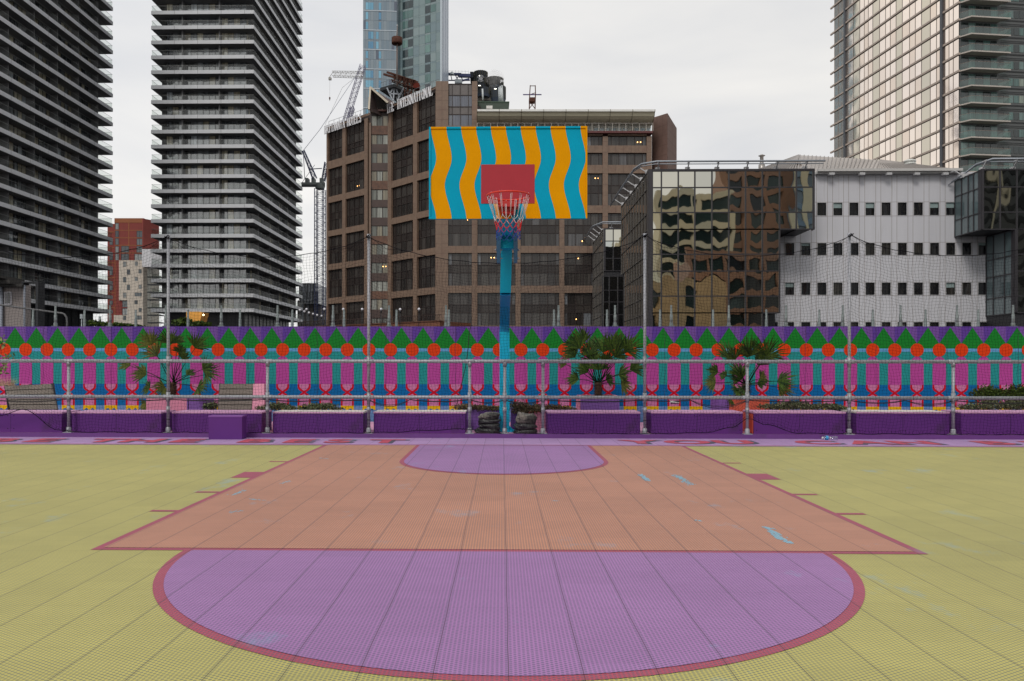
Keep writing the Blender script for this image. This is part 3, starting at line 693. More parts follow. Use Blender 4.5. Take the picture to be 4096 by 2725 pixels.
def clump(name, label, cat, blobs, Y, mat_, n, ls, grp, dy=.22):
    m = MB(); xs = []
    tot = sum((b[2]*b[3]) for b in blobs)
    for (px, py, rx, ry) in blobs:
        c = at(px, py, Y); sc_ = Y/F; rx_, ry_ = rx*sc_, ry*sc_; xs.append(c.x)
        for k in range(int(n*(rx*ry)/tot)):
            u = random.gauss(0, .46); v = random.gauss(0, .42); d = random.uniform(-dy, dy)
            if abs(u) > 1.15 or abs(v) > 1.3: continue
            hgt = 1-(u*u)*.5
            p = c+Vector((u*rx_, d*(1-abs(v)*.3), max(-.98, v)*ry_*hgt))
            a = Vector((random.uniform(-1, 1), random.uniform(-1, .3), random.uniform(-.6, 1))).normalized(); b = a.cross(Vector((random.random(), random.random(), random.random()))).normalized()
            L_ = ls*random.uniform(.6, 1.25); s_ = a*L_; w_ = b*L_*.42
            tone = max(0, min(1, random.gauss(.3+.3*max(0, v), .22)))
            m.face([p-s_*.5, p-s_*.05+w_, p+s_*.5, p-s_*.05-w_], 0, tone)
        for k in range(12):
            p = c+Vector((random.uniform(-.8, .8)*rx_, random.uniform(-.1, .1), 0)); m.tube([p+Vector((0, 0, -ry_)), p+Vector((random.uniform(-.05, .05), -.02, ry_*random.uniform(.4, 1.1)))], [.004, .002], 4, 1)
    b0 = blobs[0]
    o = single(m, name, [mat_, M_trunk], label, cat, (sum(xs)/len(xs), Y, .3), grp); return o
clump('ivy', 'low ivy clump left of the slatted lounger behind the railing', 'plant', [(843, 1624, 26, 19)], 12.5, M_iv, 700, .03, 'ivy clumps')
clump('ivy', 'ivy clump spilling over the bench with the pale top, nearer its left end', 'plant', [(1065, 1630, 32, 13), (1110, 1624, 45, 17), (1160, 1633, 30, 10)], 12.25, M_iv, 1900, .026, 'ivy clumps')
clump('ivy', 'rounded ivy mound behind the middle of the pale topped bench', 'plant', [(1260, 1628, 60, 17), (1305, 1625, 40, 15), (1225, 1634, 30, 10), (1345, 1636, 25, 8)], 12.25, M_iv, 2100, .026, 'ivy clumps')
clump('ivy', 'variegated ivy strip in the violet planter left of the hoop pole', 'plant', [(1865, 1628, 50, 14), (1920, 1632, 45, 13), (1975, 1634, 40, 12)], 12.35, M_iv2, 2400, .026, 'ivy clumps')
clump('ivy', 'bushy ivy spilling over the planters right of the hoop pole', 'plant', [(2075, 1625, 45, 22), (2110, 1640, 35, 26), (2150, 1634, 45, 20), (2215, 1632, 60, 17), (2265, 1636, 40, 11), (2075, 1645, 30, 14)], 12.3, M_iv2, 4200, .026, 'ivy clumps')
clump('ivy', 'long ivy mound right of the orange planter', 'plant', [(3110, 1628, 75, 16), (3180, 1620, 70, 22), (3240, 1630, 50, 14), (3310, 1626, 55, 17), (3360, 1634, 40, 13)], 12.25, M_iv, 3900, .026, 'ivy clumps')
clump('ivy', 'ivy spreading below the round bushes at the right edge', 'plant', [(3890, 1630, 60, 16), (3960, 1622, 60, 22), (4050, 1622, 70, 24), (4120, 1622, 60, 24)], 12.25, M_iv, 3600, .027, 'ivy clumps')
clump('bush', 'round clipped bush above the ivy near the right edge', 'bush', [(3955, 1578, 52, 33)], 12.6, M_bush, 3000, .03, 'round bushes')
clump('bush', 'larger round bush cut by the right edge of the photo', 'bush', [(4075, 1580, 66, 38)], 12.7, M_bush, 3500, .03, 'round bushes')
m = MB()                                       # broad-leaved plant at the far left
for (ax, ay, bx, by) in [(0, 1500, 35, 1416), (0, 1470, 25, 1460), (0, 1440, 60, 1425), (0, 1400, 12, 1350), (0, 1500, 20, 1490), (-20, 1600, 5, 1400), (-30, 1500, 10, 1370)]:
    A, B = at(ax, ay, 12.3), at(bx, by, 12.1); m.tube([A, A.lerp(B, .5)+Vector((0, 0, .01)), B], [.006, .004, .002], 5, 1)
    for k in range(6):
        p = A.lerp(B, .4+.12*k); a = (Vector((random.uniform(-1, 1), random.uniform(-.5, .5), random.uniform(-.5, 1)))).normalized(); b = a.cross(Vector((0, -1, .4))).normalized(); L_ = random.uniform(.07, .12)
        v = random.random(); m.face([p, p+a*L_*.45+b*L_*.2, p+a*L_, p+a*L_*.45-b*L_*.2], 0, v)
single(m, 'broadleaf_shrub', [leafmat('broad_leaf', S(44, 62, 30), S(140, 150, 92)), M_trunk], 'broad leaved shrub poking in at the far left above the railing', 'plant', tuple(at(0, 1640, 12.3)))
m = MB()
for k in range(260):
    p = at(random.uniform(-40, 60), 1545, 12.7); d = Vector((random.uniform(-.5, .5), random.uniform(-.2, .2), 1)).normalized(); L_ = random.uniform(.1, .24)
    q = p+d*L_+Vector((d.x*.1, 0, -.03)); m.face([p+Vector((-.002, 0, 0)), p+Vector((.002, 0, 0)), q], 0, random.random())
single(m, 'feather_grass', leafmat('dry_grass', S(150, 130, 96), S(200, 176, 140)), 'wispy dry grass tuft above the left slatted lounger', 'grass plant', tuple(at(10, 1545, 12.7)))

# ------------------------------------------------------------------ sandbags
M_bag = mat('black_bag', (.018, .018, .02), rough=.38, var=.35, vs=20, bump=.6, bs=35, spec=.6, stain=(S(120, 114, 108), 5, .58, .3))
M_bagpale = mat('pale_bag', S(132, 126, 118), rough=.7, var=.4, vs=9, bump=.6, bs=30, stain=(S(26, 26, 28), 4, .46, .85))  # paler grey sack with dark noise patches, used for the top bags
def bag(label, pa_, pb_, yt, yb_, Y, tilt=0, sd=0, mm=None):
    xa, xb = XA(pa_, Y), XA(pb_, Y); zt, zb = ZA(2020, yt, Y), ZA(2020, yb_, Y)
    cx, cz = (xa+xb)/2, (zt+zb)/2; rx, rz, ry = (xb-xa)/2*1.02, (zt-zb)/2*1.22, .17
    m = MB(); nu, nv = 40, 22; random.seed(sd); ph = [random.uniform(0, 6.28) for _ in range(8)]
    for j in range(nv+1):
        for i in range(nu):
            u = 2*math.pi*i/nu; v = -math.pi/2+math.pi*j/nv
            sg = lambda c, e: math.copysign(abs(c)**e, c)
            x = sg(math.cos(v), .38)*sg(math.cos(u), .5); y = sg(math.cos(v), .45)*sg(math.sin(u), .6); z = sg(math.sin(v), .9)
            wr_ = 1+.035*math.sin(7*u+ph[0]+3*z)+.03*math.sin(11*x+5*z+ph[1])+.022*math.sin(17*u+9*v+ph[2])
            X_, Y_, Z_ = x*rx*wr_, y*ry*wr_, z*rz*(1+.20*math.sin(2.6*x+ph[3])+.10*math.sin(6*x+4*y+ph[4])+.06*math.sin(15*x+7*y+ph[5]))
            Z_ *= 1-.08*abs(x)**6; X_ += rx*.06*math.sin(4*z+ph[6])
            m.v.append((cx+X_, Y+ry+Y_, cz+Z_+tilt*x))
    for j in range(nv):
        for i in range(nu):
            a = j*nu+i; b = j*nu+(i+1) % nu; m.f.append((a, b, b+nu, a+nu)); m.m.append(0); m.a.append(0.0); m.sm.append(True)
    sm_ = MB(); pts = []
    for i in range(21):
        q = i/20*2-1; pts.append((cx+q*rx*.93, Y-.004+.06*abs(q)**4, cz+tilt*q+rz*.12*math.sin(5*q+ph[6])))
    sm_.tube(pts, .004, 6)
    t = thing('sandbag', label, 'sandbag', (cx, Y+ry, zb), 'black sandbags on the deck'); part(m, 'sack', t, mm or M_bag); part(sm_, 'seam', t, M_bag)
YS = 11.52
bag('bottom sandbag of the left stack, wide and slumped', 1901, 2000, 1714, 1741, YS, 0, 1)
bag('third sandbag down in the left stack', 1916, 2000, 1694, 1720, YS, -.012, 2)
bag('second sandbag down in the left stack, grey seamed', 1913, 1999, 1675, 1698, YS, .0, 3)
bag('topmost sandbag of the left stack, patchy and pale grey', 1914, 1997, 1657, 1679, YS, .008, 4, M_bagpale)
bag('bottom sandbag of the right stack', 2056, 2148, 1718, 1742, YS, 0, 5)
bag('middle sandbag of the right stack', 2057, 2147, 1694, 1722, YS, .006, 6)
bag('topmost sandbag of the right stack, folded and patchy pale grey', 2066, 2147, 1659, 1700, YS, -.012, 8, M_bagpale)
random.seed(11)

# ------------------------------------------------------------------ bottles
M_pet = clearglass('clear_plastic', (.86, .9, .95), .16)
def bottle(label, px0, px1, lab):
    Y = 11.2; a, b = gp(px0, 1755), gp(px1, 1755); r = .029; xa, xb = XA(px0, Y), XA(px1, Y); L_ = xb-xa
    t = thing('plastic_bottle', label, 'bottle', ((xa+xb)/2, Y, .002)); m = MB()
    pr = [(0, .010), (.08, .012), (.12, .011), (.25, .026), (.3, r), (.45, r), (.47, r*.93), (.55, r), (.62, r*.93), (.7, r), (.78, r*.93), (.86, r), (.97, r), (1, r*.8)]
    m.tube([(xa+q*L_, Y, .002+r) for q, _ in pr], [q for _, q in pr], 14); part(m, 'body', t, M_pet)
    m = MB(); m.tube([(xa-.008, Y, .002+r), (xa+.014, Y, .002+r)], .015, 12); part(m, 'cap', t, mat('white_plastic', (.6, .6, .6)))
    if lab:
        m = MB(); m.tube([(xa+.42*L_, Y, .002+r), (xa+.80*L_, Y, .002+r)], r+.0015, 14, caps=False); part(m, 'wrapper', t, mat('bottle_label', S(60, 150, 200), rough=.4))
bottle('clear plastic bottle with a blue wrapper lying at the kerb', 3290, 3317, True)
bottle('bare clear plastic bottle lying right of the blue wrapped one', 3320, 3350, False)

# ------------------------------------------------------------------ basketball hoop
YBD = 9.08
hp_ = thing('basketball_hoop', 'turquoise basketball goal with orange and blue wavy backboard', 'basketball hoop', (XA(2019, 11.9), 11.9, .05))
bx = lambda zx: XA(1150+zx/1.8856, YBD); bz = lambda zy_: ZA(2030, 480+zy_/1.8856, YBD)
x0b, x1b, z0b, z1b = bx(1066), bx(2259), bz(746), bz(52)
M_bblue = mat('board_blue', S(0, 156, 194), rough=.55, spec=.08, var=.05, vs=5, bump=.05, bs=300); M_borg = mat('board_orange', S(220, 150, 0), rough=.6, spec=.05, var=.05, vs=5, bump=.05, bs=300)
m = MB(); m.box(x0b, x1b, YBD, YBD+.045, z0b, z1b, 0)
def off_(zy_):
    ks = [(50, 0), (290, 40), (490, -12), (750, 40)]
    for (a, va), (b, vb) in zip(ks[:-1], ks[1:]):
        if a <= zy_ <= b:
            q = (zy_-a)/(b-a); q = (q*q*(3-2*q))
            return va+(vb-va)*q
    return 0
E = [1080, 1197, 1308, 1421, 1532, 1645, 1757, 1870, 1982, 2095, 2208, 2330]
for k in range(0, 12, 2):
    n = 48; L_ = []; R_ = []
    for j in range(n+1):
        zz = 52+(746-52)*j/n; L_.append((max(x0b, min(x1b, bx(E[k]+off_(zz)))), YBD-.002, bz(zz))); R_.append((max(x0b, min(x1b, bx(E[k+1]+off_(zz)))), YBD-.002, bz(zz)))
    for j in range(n):
        m.face([L_[j+1], R_[j+1], R_[j], L_[j]], 1)
m_b = part(m, 'backboard', hp_, [M_bblue, M_borg])
fb = MB(); e = .022     # raised rim of the board, painted with the same stripes
for k in range(0, 13):
    pass
for (zz, up) in ((52, 1), (746, -1)):
    es = [1066]+[q+off_(zz) for q in E]; 
    for k in range(len(es)-1):
        xa, xb = bx(es[k]), min(x1b, bx(es[k+1]))
        if xa >= x1b: break
        z_a = bz(zz)-(e if up > 0 else 0); fb.box(xa, xb, YBD-.014, YBD-.0025, z_a, z_a+e, 1 if k % 2 else 0)
fb.box(x0b, x0b+.02, YBD-.014, YBD-.0025, z0b+e, z1b-e, 0); fb.box(x1b-.02, x1b, YBD-.014, YBD-.0025, z0b+e, z1b-e, 1)
part(fb, 'border', m_b, [M_bblue, M_borg])
m = MB(); m.box(bx(1459), bx(1862), YBD-.006, YBD-.0025, bz(631), bz(337))
part(m, 'target_square', m_b, mat('board_red', S(166, 50, 62), rough=.5, spec=.2, var=.05, bump=.03))
M_rim = mat('rim_red', S(206, 46, 26), rough=.4, var=.12, vs=12)
RC = Vector((XA(2033, 8.67), 8.66, ZA(2033, 784, 8.67))); RRm = .231
m = MB(); ring = [(RC.x+RRm*math.cos(2*math.pi*k/48), RC.y+RRm*math.sin(2*math.pi*k/48), RC.z) for k in range(49)]
m.tube(ring, .0095, 10, caps=False)
m.tube([(p[0], p[1], p[2]-.042) for p in ring[0:25]], .007, 6)          # lower brace behind the ring
for k in range(0, 25, 4): m.tube([ring[k], (ring[k][0], ring[k][1], RC.z-.042)], .004, 5)
part(m, 'rim', hp_, M_rim)
m = MB(); xm = RC.x
m.box(xm-.115, xm+.115, RC.y+RRm-.02, YBD-.02, RC.z-.075, RC.z-.012); 
m.box(XA(2001, 9.0), XA(2061, 9.0), YBD-.14, YBD-.008, ZA(2033, 857, 9.0), RC.z-.02)
m.tube([(XA(2001, 9.0)+.01, YBD-.145, ZA(2033, 855, 9.0)), (XA(2061, 9.0)-.01, YBD-.145, ZA(2033, 855, 9.0))], .015, 8)
part(m, 'bracket', hp_, mat('bracket_red', S(176, 26, 24), rough=.4))
# net
M_nw = mat('cord_white', S(200, 196, 202), rough=.8); M_nr = mat('cord_red', S(206, 30, 40), rough=.8); M_nb = mat('cord_blue', S(26, 62, 150), rough=.8)
nn = MB(); LV = [(0, .226), (-.05, .212), (-.235, .160), (-.285, .146), (-.335, .138), (-.385, .132), (-.435, .128), (-.475, .130)]
def npn(lv, k, half):
    z, r = LV[lv]; a = 2*math.pi*(k+(.5 if half else 0))/12+.13; jx = .004*math.sin(k*2.3+lv)
    return Vector((RC.x+(r+jx)*math.cos(a), RC.y+(r+jx)*math.sin(a), RC.z+z+.006*math.sin(k*1.9+lv*2)))
for k in range(12):
    a = npn(0, k, False); b = npn(2, k, False)
    for s_ in (-.008, .008):
        nn.tube([a+Vector((s_, 0, .01)), a.lerp(b, .5)+Vector((s_*.7, 0, 0)), b], .0027, 5, 0)
    for lv in range(2, 7):
        hf = (lv % 2 == 1); c = 0 if lv < 3 else (1 if lv < 5 else 2)
        p = npn(lv, k, hf)
        q1 = npn(lv+1, k, not hf); q2 = npn(lv+1, k-1 if not hf else k+1, not hf)
        for q in (q1, q2): nn.tube([p, p.lerp(q, .5)+Vector((0, 0, -.003)), q], .0027, 5, c)
        nn.tube([p+Vector((0, 0, .008)), p-Vector((0, 0, .006))], .005, 6, c)
part(nn, 'net', hp_, [M_nw, M_nr, M_nb])
# goose-neck post
def boxpath(mb, stations, m=0):        # (y, z, halfwidth, halfdepth-vector(dy,dz)) cross sections, centre px
    S_ = []
    for (c, hw_, n) in stations:
        c = Vector(c); n = Vector(n); S_.append([c+Vector((-hw_, 0, 0))-n, c+Vector((hw_, 0, 0))-n, c+Vector((hw_, 0, 0))+n, c+Vector((-hw_, 0, 0))+n])
    for a, b in zip(S_[:-1], S_[1:]):
        for k in range(4): mb.face([a[k], a[(k+1) % 4], b[(k+1) % 4], b[k]], m)
    mb.face(S_[0][::-1], m); mb.face(S_[-1], m)
XP = XA(2018, 11.85); pw = .070
m = MB(); m.box(XP-pw-.004, XP+pw+.004, 11.85, 11.85+.15, .05, ZA(2018, 1318, 11.85))
for s_ in (-1, 1):
    m.hexa([(XP+s_*.072, 11.88, .052), (XP+s_*.15, 11.88, .052), (XP+s_*.15, 11.92, .052), (XP+s_*.072, 11.92, .052), (XP+s_*.072, 11.88, .13), (XP+s_*.085, 11.88, .13), (XP+s_*.085, 11.92, .13), (XP+s_*.072, 11.92, .13)])
m.box(XP-.2, XP+.2, 11.78, 12.08, .051, .066)
part(m, 'post', hp_, M_teal)
zB = ZA(2025, 1169, 10.85); zA_ = ZA(2018, 1322, 11.85); zC = ZA(2029, 995, 10.6)
m = MB()
boxpath(m, [((XP, 11.925, zA_-.02), .0715, (0, .075, 0)), ((XP, 11.9, zA_+.10), .0715, (0, .075, .02)), ((XP+.005, 11.45, zA_+.36), .0715, (0, .062, .045)), ((XP+.008, 10.93, zB), .0715, (0, .07, .04))])
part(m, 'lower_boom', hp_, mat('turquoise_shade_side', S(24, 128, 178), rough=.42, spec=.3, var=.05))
m = MB()
boxpath(m, [((XP+.008, 10.925, zB+.002), .0745, (0, .078, .012)), ((XP+.016, 10.80, zB+.3), .0745, (0, .075, .01)), ((XP+.022, 10.68, zC), .074, (0, .075, .01)), ((XP+.024, 10.62, zC+.16), .072, (0, .07, .005))])
part(m, 'upper_boom', hp_, M_teal)
YM = 10.42; XM = XA(2028, YM); z1_, z2_ = ZA(2028, 993, YM), ZA(2028, 965, YM)
m = MB(); m.box(XM-.088, XM+.088, YM, YM+.16, z1_, z2_+.03); m.box(XM-.075, XM+.075, YM+.02, YM+.12, z2_+.032, ZA(2028, 880, YM))
m.box(XM-.072, XM+.072, YBD+.05, YM+.1, ZA(2028, 900, 9.6), ZA(2028, 872, 9.6)+.1)
m.box(XM-.35, XM+.35, YBD+.046, YBD+.1, ZA(2028, 760, 9.1), ZA(2028, 700, 9.1))
part(m, 'head_frame', hp_, M_teal)
for s_ in (-1, 1):
    m = MB(); xx = XM+s_*.112
    boxpath(m, [((xx, YM+.05, ZA(2028, 1050, YM)), .022, (0, .05, 0)), ((xx, YM, ZA(2028, 990, YM)), .027, (0, .06, 0)), ((xx-s_*.008, YM-.1, ZA(2028, 880, YM)), .026, (0, .06, 0)), ((xx-s_*.01, YBD+.1, ZA(2028, 740, 9.4)), .026, (0, .05, .03))])
    sp = part(m, 'side_arm', hp_, M_steelblue)
    m = MB()
    for yy in (1000, 1034):
        z = ZA(2028, yy, YM); m.tube([(xx-s_*.05, YM, z), (xx+s_*.05, YM, z)], .008, 8); m.tube([(xx+s_*.028, YM, z), (xx+s_*.042, YM, z)], .017, 6)
    part(m, 'bolt', sp, M_galv)

# ================================================================== CITY
M_slabf = mat('balcony_fascia', S(194, 196, 200), rough=.5, var=.06, vs=.7); M_soff = mat('soffit', S(106, 106, 108), rough=.8, var=.1, vs=.5)
M_bal = clearglass('balustrade_glass', (.93, .945, .935), .03); M_railm = mat('handrail', S(120, 122, 120), rough=.5, metal=.4)
M_tg = glassmat('tower_glass', [(0, (.09, .10, .115)), (.25, (.17, .185, .20)), (.45, (.10, .105, .11)), (.6, (.27, .29, .31)), (.76, (.38, .34, .25)), (.88, (.50, .55, .60)), (.95, (.62, .57, .44))], rough=.04, spec=1.0, ior=1.9, curtain=.5, wob=.05, ws=(.8, .8, .5))
ZF0 = 12.05; PF = 3.105; NF = 29
def slab_tower(label, x0, x1, y0, y1, rec):
    cx, cy = (x0+x1)/2, (y0+y1)/2
    t = thing('apartment_tower', label, 'tower', (cx, cy, 0))
    hx, hy = (x1-x0)/2, (y1-y0)/2
    # slab (local): deck + fascia
    m = MB(); m.box(-hx+.08, hx-.08, -hy+.08, hy-.08, .02, .55, 1)
    for (a, b, c, d) in ((-hx, hx, -hy, -hy+.08), (-hx, hx, hy-.08, hy), (-hx, -hx+.08, -hy+.08, hy-.08), (hx-.08, hx, -hy+.08, hy-.08)): m.box(a, b, c, d, 0, .75, 0)
    n = int(2*hx/5.3)
    for k in range(1, n+1): m.box(-hx+k*2*hx/(n+.4)-.03, -hx+k*2*hx/(n+.4)+.03, -hy-.004, -hy, .0, .75, 1)
    n = int(2*hy/5.3)
    for k in range(1, n+1):
        for s_ in (-1, 1): m.box(s_*hx-.004 if s_ < 0 else hx, s_*hx if s_ < 0 else hx+.004, -hy+k*2*hy/(n+.4)-.03, -hy+k*2*hy/(n+.4)+.03, 0, .75, 1)
    me_s = mesh_of(m, 'balcony_slab', [M_slabf, M_soff])
    m = MB(); zb, zt = .75, 1.82; ii = .12
    for (a, b, c, d) in ((-hx+ii, hx-ii, -hy+ii, -hy+ii+.02), (-hx+ii, hx-ii, hy-ii-.02, hy-ii), (-hx+ii, -hx+ii+.02, -hy+ii+.02, hy-ii-.02), (hx-ii-.02, hx-ii, -hy+ii+.02, hy-ii-.02)): m.box(a, b, c, d, zb, zt, 0)
    for (a, b, c, d) in ((-hx+ii, hx-ii, -hy+ii-.03, -hy+ii), (-hx+ii, hx-ii, hy-ii, hy-ii+.03), (-hx+ii-.03, -hx+ii, -hy+ii, hy-ii), (hx-ii, hx-ii+.03, -hy+ii, hy-ii)): m.box(a, b, c, d, zt-.045, zt, 1)
    me_b = mesh_of(m, 'balustrade', [M_bal, M_railm])
    glz = []
    for var_ in range(9):
        m = MB(); ix, iy = hx-rec, hy-rec; z0_, z1_ = .55, 3.13
        for (ax, ay, bx_, by_) in ((-ix, -iy, ix, -iy), (ix, -iy, ix, iy), (ix, iy, -ix, iy), (-ix, iy, -ix, -iy)):
            L_ = math.hypot(bx_-ax, by_-ay); ux, uy = (bx_-ax)/L_, (by_-ay)/L_; nx_, ny_ = uy, -ux
            n = int(L_/1.25); st = L_/n; side = abs(uy) > .5
            for k in range(n):
                u0, u1 = k*st, (k+1)*st
                vv = min(1, random.random()*1.06); grp_ = (k//3+var_)
                if side and (random.random() < .42): vv = random.choice((.62, .8, .8, .97))  # extra beige panes on the sides, warm reflections put into the colour
                if (grp_*7) % 5 == 0: vv = .1
                m.face([(ax+ux*u0, ay+uy*u0, z0_), (ax+ux*u1, ay+uy*u1, z0_), (ax+ux*u1, ay+uy*u1, z1_), (ax+ux*u0, ay+uy*u0, z1_)], 0, vv)
                wf = .035 if k % 2 else .05
                m.hexa([(ax+ux*(u0-wf), ay+uy*(u0-wf), z0_), (ax+ux*(u0+wf), ay+uy*(u0+wf), z0_), (ax+ux*(u0+wf)+nx_*.06, ay+uy*(u0+wf)+ny_*.06, z0_), (ax+ux*(u0-wf)+nx_*.06, ay+uy*(u0-wf)+ny_*.06, z0_),
                        (ax+ux*(u0-wf), ay+uy*(u0-wf), z1_), (ax+ux*(u0+wf), ay+uy*(u0+wf), z1_), (ax+ux*(u0+wf)+nx_*.06, ay+uy*(u0+wf)+ny_*.06, z1_), (ax+ux*(u0-wf)+nx_*.06, ay+uy*(u0-wf)+ny_*.06, z1_)], 1)
                if k % 6 == 3:          # partition fin between flats
                    m.hexa([(ax+ux*(u0-.1), ay+uy*(u0-.1), z0_), (ax+ux*(u0+.1), ay+uy*(u0+.1), z0_), (ax+ux*(u0+.1)+nx_*1.5, ay+uy*(u0+.1)+ny_*1.5, z0_), (ax+ux*(u0-.1)+nx_*1.5, ay+uy*(u0-.1)+ny_*1.5, z0_),
                            (ax+ux*(u0-.1), ay+uy*(u0-.1), z1_), (ax+ux*(u0+.1), ay+uy*(u0+.1), z1_), (ax+ux*(u0+.1)+nx_*1.5, ay+uy*(u0+.1)+ny_*1.5, z1_), (ax+ux*(u0-.1)+nx_*1.5, ay+uy*(u0-.1)+ny_*1.5, z1_)], 2)
        glz.append(mesh_of(m, 'glazing', [M_tg, mat('black_mullion', (.012, .012, .014), rough=.6), MATS['soffit']]))
    for k in range(NF):
        z = ZF0+k*PF
        for nm, me in (('balcony_slab', me_s), ('balustrade', me_b), ('glazing', glz[(k*5+1) % 9])):
            o = bpy.data.objects.new(nm, me); sc.collection.objects.link(o); o.parent = t; o.location = (0, 0, z)
    m = MB(); m.box(-hx+rec+.6, hx-rec-.6, -hy+rec+.6, hy-rec-.6, 0, ZF0+.02, 0, .1)
    for k in range(9):
        xx = -hx+rec+.6+k*(2*hx-2*rec-1.2)/8; m.box(xx-.08, xx+.08, -hy+rec+.5, -hy+rec+.58, 0, ZF0, 1)
    for k in range(14):
        yy = -hy+rec+.6+k*(2*hy-2*rec-1.2)/13; m.box(hx-rec-.59, hx-rec-.5, yy-.08, yy+.08, 0, ZF0, 1)
    part(m, 'lobby', t, [mat('lobby_dark_glass', (.010, .011, .013), rough=.35, spec=.3), M_dark], local=True)
    return t
X2R = XA(1014, 165); X2L = XA(603, 165)
slab_tower('dark glass apartment tower with white banded balconies left of centre, facing front', X2L, X2R, 165, 205.7, 2.3)
X1R = XA(451, 170.2)
slab_tower('dark banded balcony tower cut off by the left edge of the photo', X1R-22, X1R, 129, 170.2, 2.3)

# facade frame helpers
class FR:
    def __init__(s, A, B):           # plan points (x,y); outward normal faces the camera side
        s.A = Vector((A[0], A[1], 0)); s.B = Vector((B[0], B[1], 0)); s.L = (s.B-s.A).length; s.u = (s.B-s.A)/s.L
        s.n = Vector((s.u.y, -s.u.x, 0))
    def p(s, u, d, z): return s.A+s.u*u-s.n*d+Vector((0, 0, z))          # d = depth inward
    def box(s, mb, u0, u1, d0, d1, z0, z1, m=0, a=0.0):
        mb.hexa([s.p(u0, d0, z0), s.p(u1, d0, z0), s.p(u1, d1, z0), s.p(u0, d1, z0), s.p(u0, d0, z1), s.p(u1, d0, z1), s.p(u1, d1, z1), s.p(u0, d1, z1)], m, a)
    def quad(s, mb, u0, u1, d, z0, z1, m=0, a=0.0): mb.face([s.p(u0, d, z0), s.p(u1, d, z0), s.p(u1, d, z1), s.p(u0, d, z1)], m, a)
    def U(s, px):                    # where the pixel column meets the facade
        d = ray(px, CY); den = d[0]*s.u.y-d[1]*s.u.x
        return (s.A.y*d[0]-s.A.x*d[1])/(-den) if False else (s.A.x*d[1]-s.A.y*d[0])/(d[0]*s.u.y-d[1]*s.u.x)
    def Z(s, px, py):
        u = s.U(px); P = s.A+s.u*u; d = ray(px, py); return H+d[2]*(P.y/d[1])
def pl(px, t): q = dp(px, CY, t); return (q.x, q.y)

# ------------------------------------------------------------------ hotel
M_hg = glassmat('hotel_glass', [(0, (.030, .026, .024)), (.35, (.052, .046, .042)), (.6, (.036, .031, .028)), (.72, (.085, .083, .085)), (.85, (.06, .054, .048)), (.95, (.15, .16, .175))], rough=.12, spec=.5, curtain=.45)
M_hs = glassmat('hotel_spandrel', [(0, (.03, .024, .022)), (.5, (.045, .038, .034))], rough=.2, spec=.4)
M_hc = glassmat('hotel_curtain_glass', [(0, (.16, .17, .15)), (.4, (.28, .29, .26)), (.75, (.22, .2, .15))], rough=.12, spec=.5, curtain=.4)
M_lamp = emit('chandelier_glow', (1, .5, .16), 6)
hot = thing('hotel', 'brown granite hotel with dark glass bays and white rooftop lettering, behind the hoop', 'hotel', (dp(1950, CY, 125).x, 118, 0))
zrel = lambda py: H+(CY-py)*118/F
def bay(fr, u0, u1, z0, z1, rows, ncol, parent, dark=0.0, gm=None, lamp=.05, nm='window'):
    m = MB(); d = .45; w_ = u1-u0
    cols = [0]+[(.45+k)/(ncol-.1-1+.0) for k in range(0)] 
    if ncol <= 3: cols = [k/ncol for k in range(ncol+1)]
    else:
        e_ = .48; tot = 2*e_+(ncol-2); cols = [0, e_/tot]+[(e_+k)/tot for k in range(1, ncol-1)]+[1]
    zc = z1
    tot = sum(r[0] for r in rows)
    for (h, kind) in rows:
        zb = zc-(z1-z0)*h/tot
        for a, b in zip(cols[:-1], cols[1:]):
            v = random.random()*(1-dark)
            fr.quad(m, u0+a*w_, u0+b*w_, d+random.uniform(-.012, .012), zb, zc, 1 if kind == 's' else 0, v)
        fr.box(m, u0, u1, d-.08, d+.05, zc-.05, zc+.05, 2)
        if kind == 'w' and random.random() < lamp*2.2:
            uu = u0+w_*random.uniform(.15, .85); zz = zb+(zc-zb)*random.uniform(.35, .6)
            for q in range(random.choice((1, 2, 2))):
                fr.box(m, uu+q*.45, uu+q*.45+.13, d-.03, d-.014, zz, zz+.13, 3)
        zc = zb
    for a in cols: fr.box(m, u0+a*w_-.04, u0+a*w_+.04, d-.10, d+.05, z0, z1, 2)
    return part(m, nm, parent, [gm or M_hg, M_hs, M_mull, M_lamp])
def joints(mb, fr, u0, u1, z0, z1, st, m=1, vert=True):
    n = max(1, int((z1-z0)/st))
    for k in range(1, n+1):
        z = z0+k*(z1-z0)/(n+1); fr.box(mb, u0, u1, -.003, .01, z-.02, z+.02, m)
M_joint = mat('stone_joint', S(92, 72, 64), rough=.8)
DW = [(H+10.69, 'd'), (H+16.61, 'd'), (H+22.53, 'd'), (H+28.40, 'd'), (H+34.35, 'd'), (H+40.6, 'd')]   # tops of the two-storey bays
ROWS2 = [(.36, 'w'), (.24, 's'), (.40, 'w')]
ZROOF = 43.0
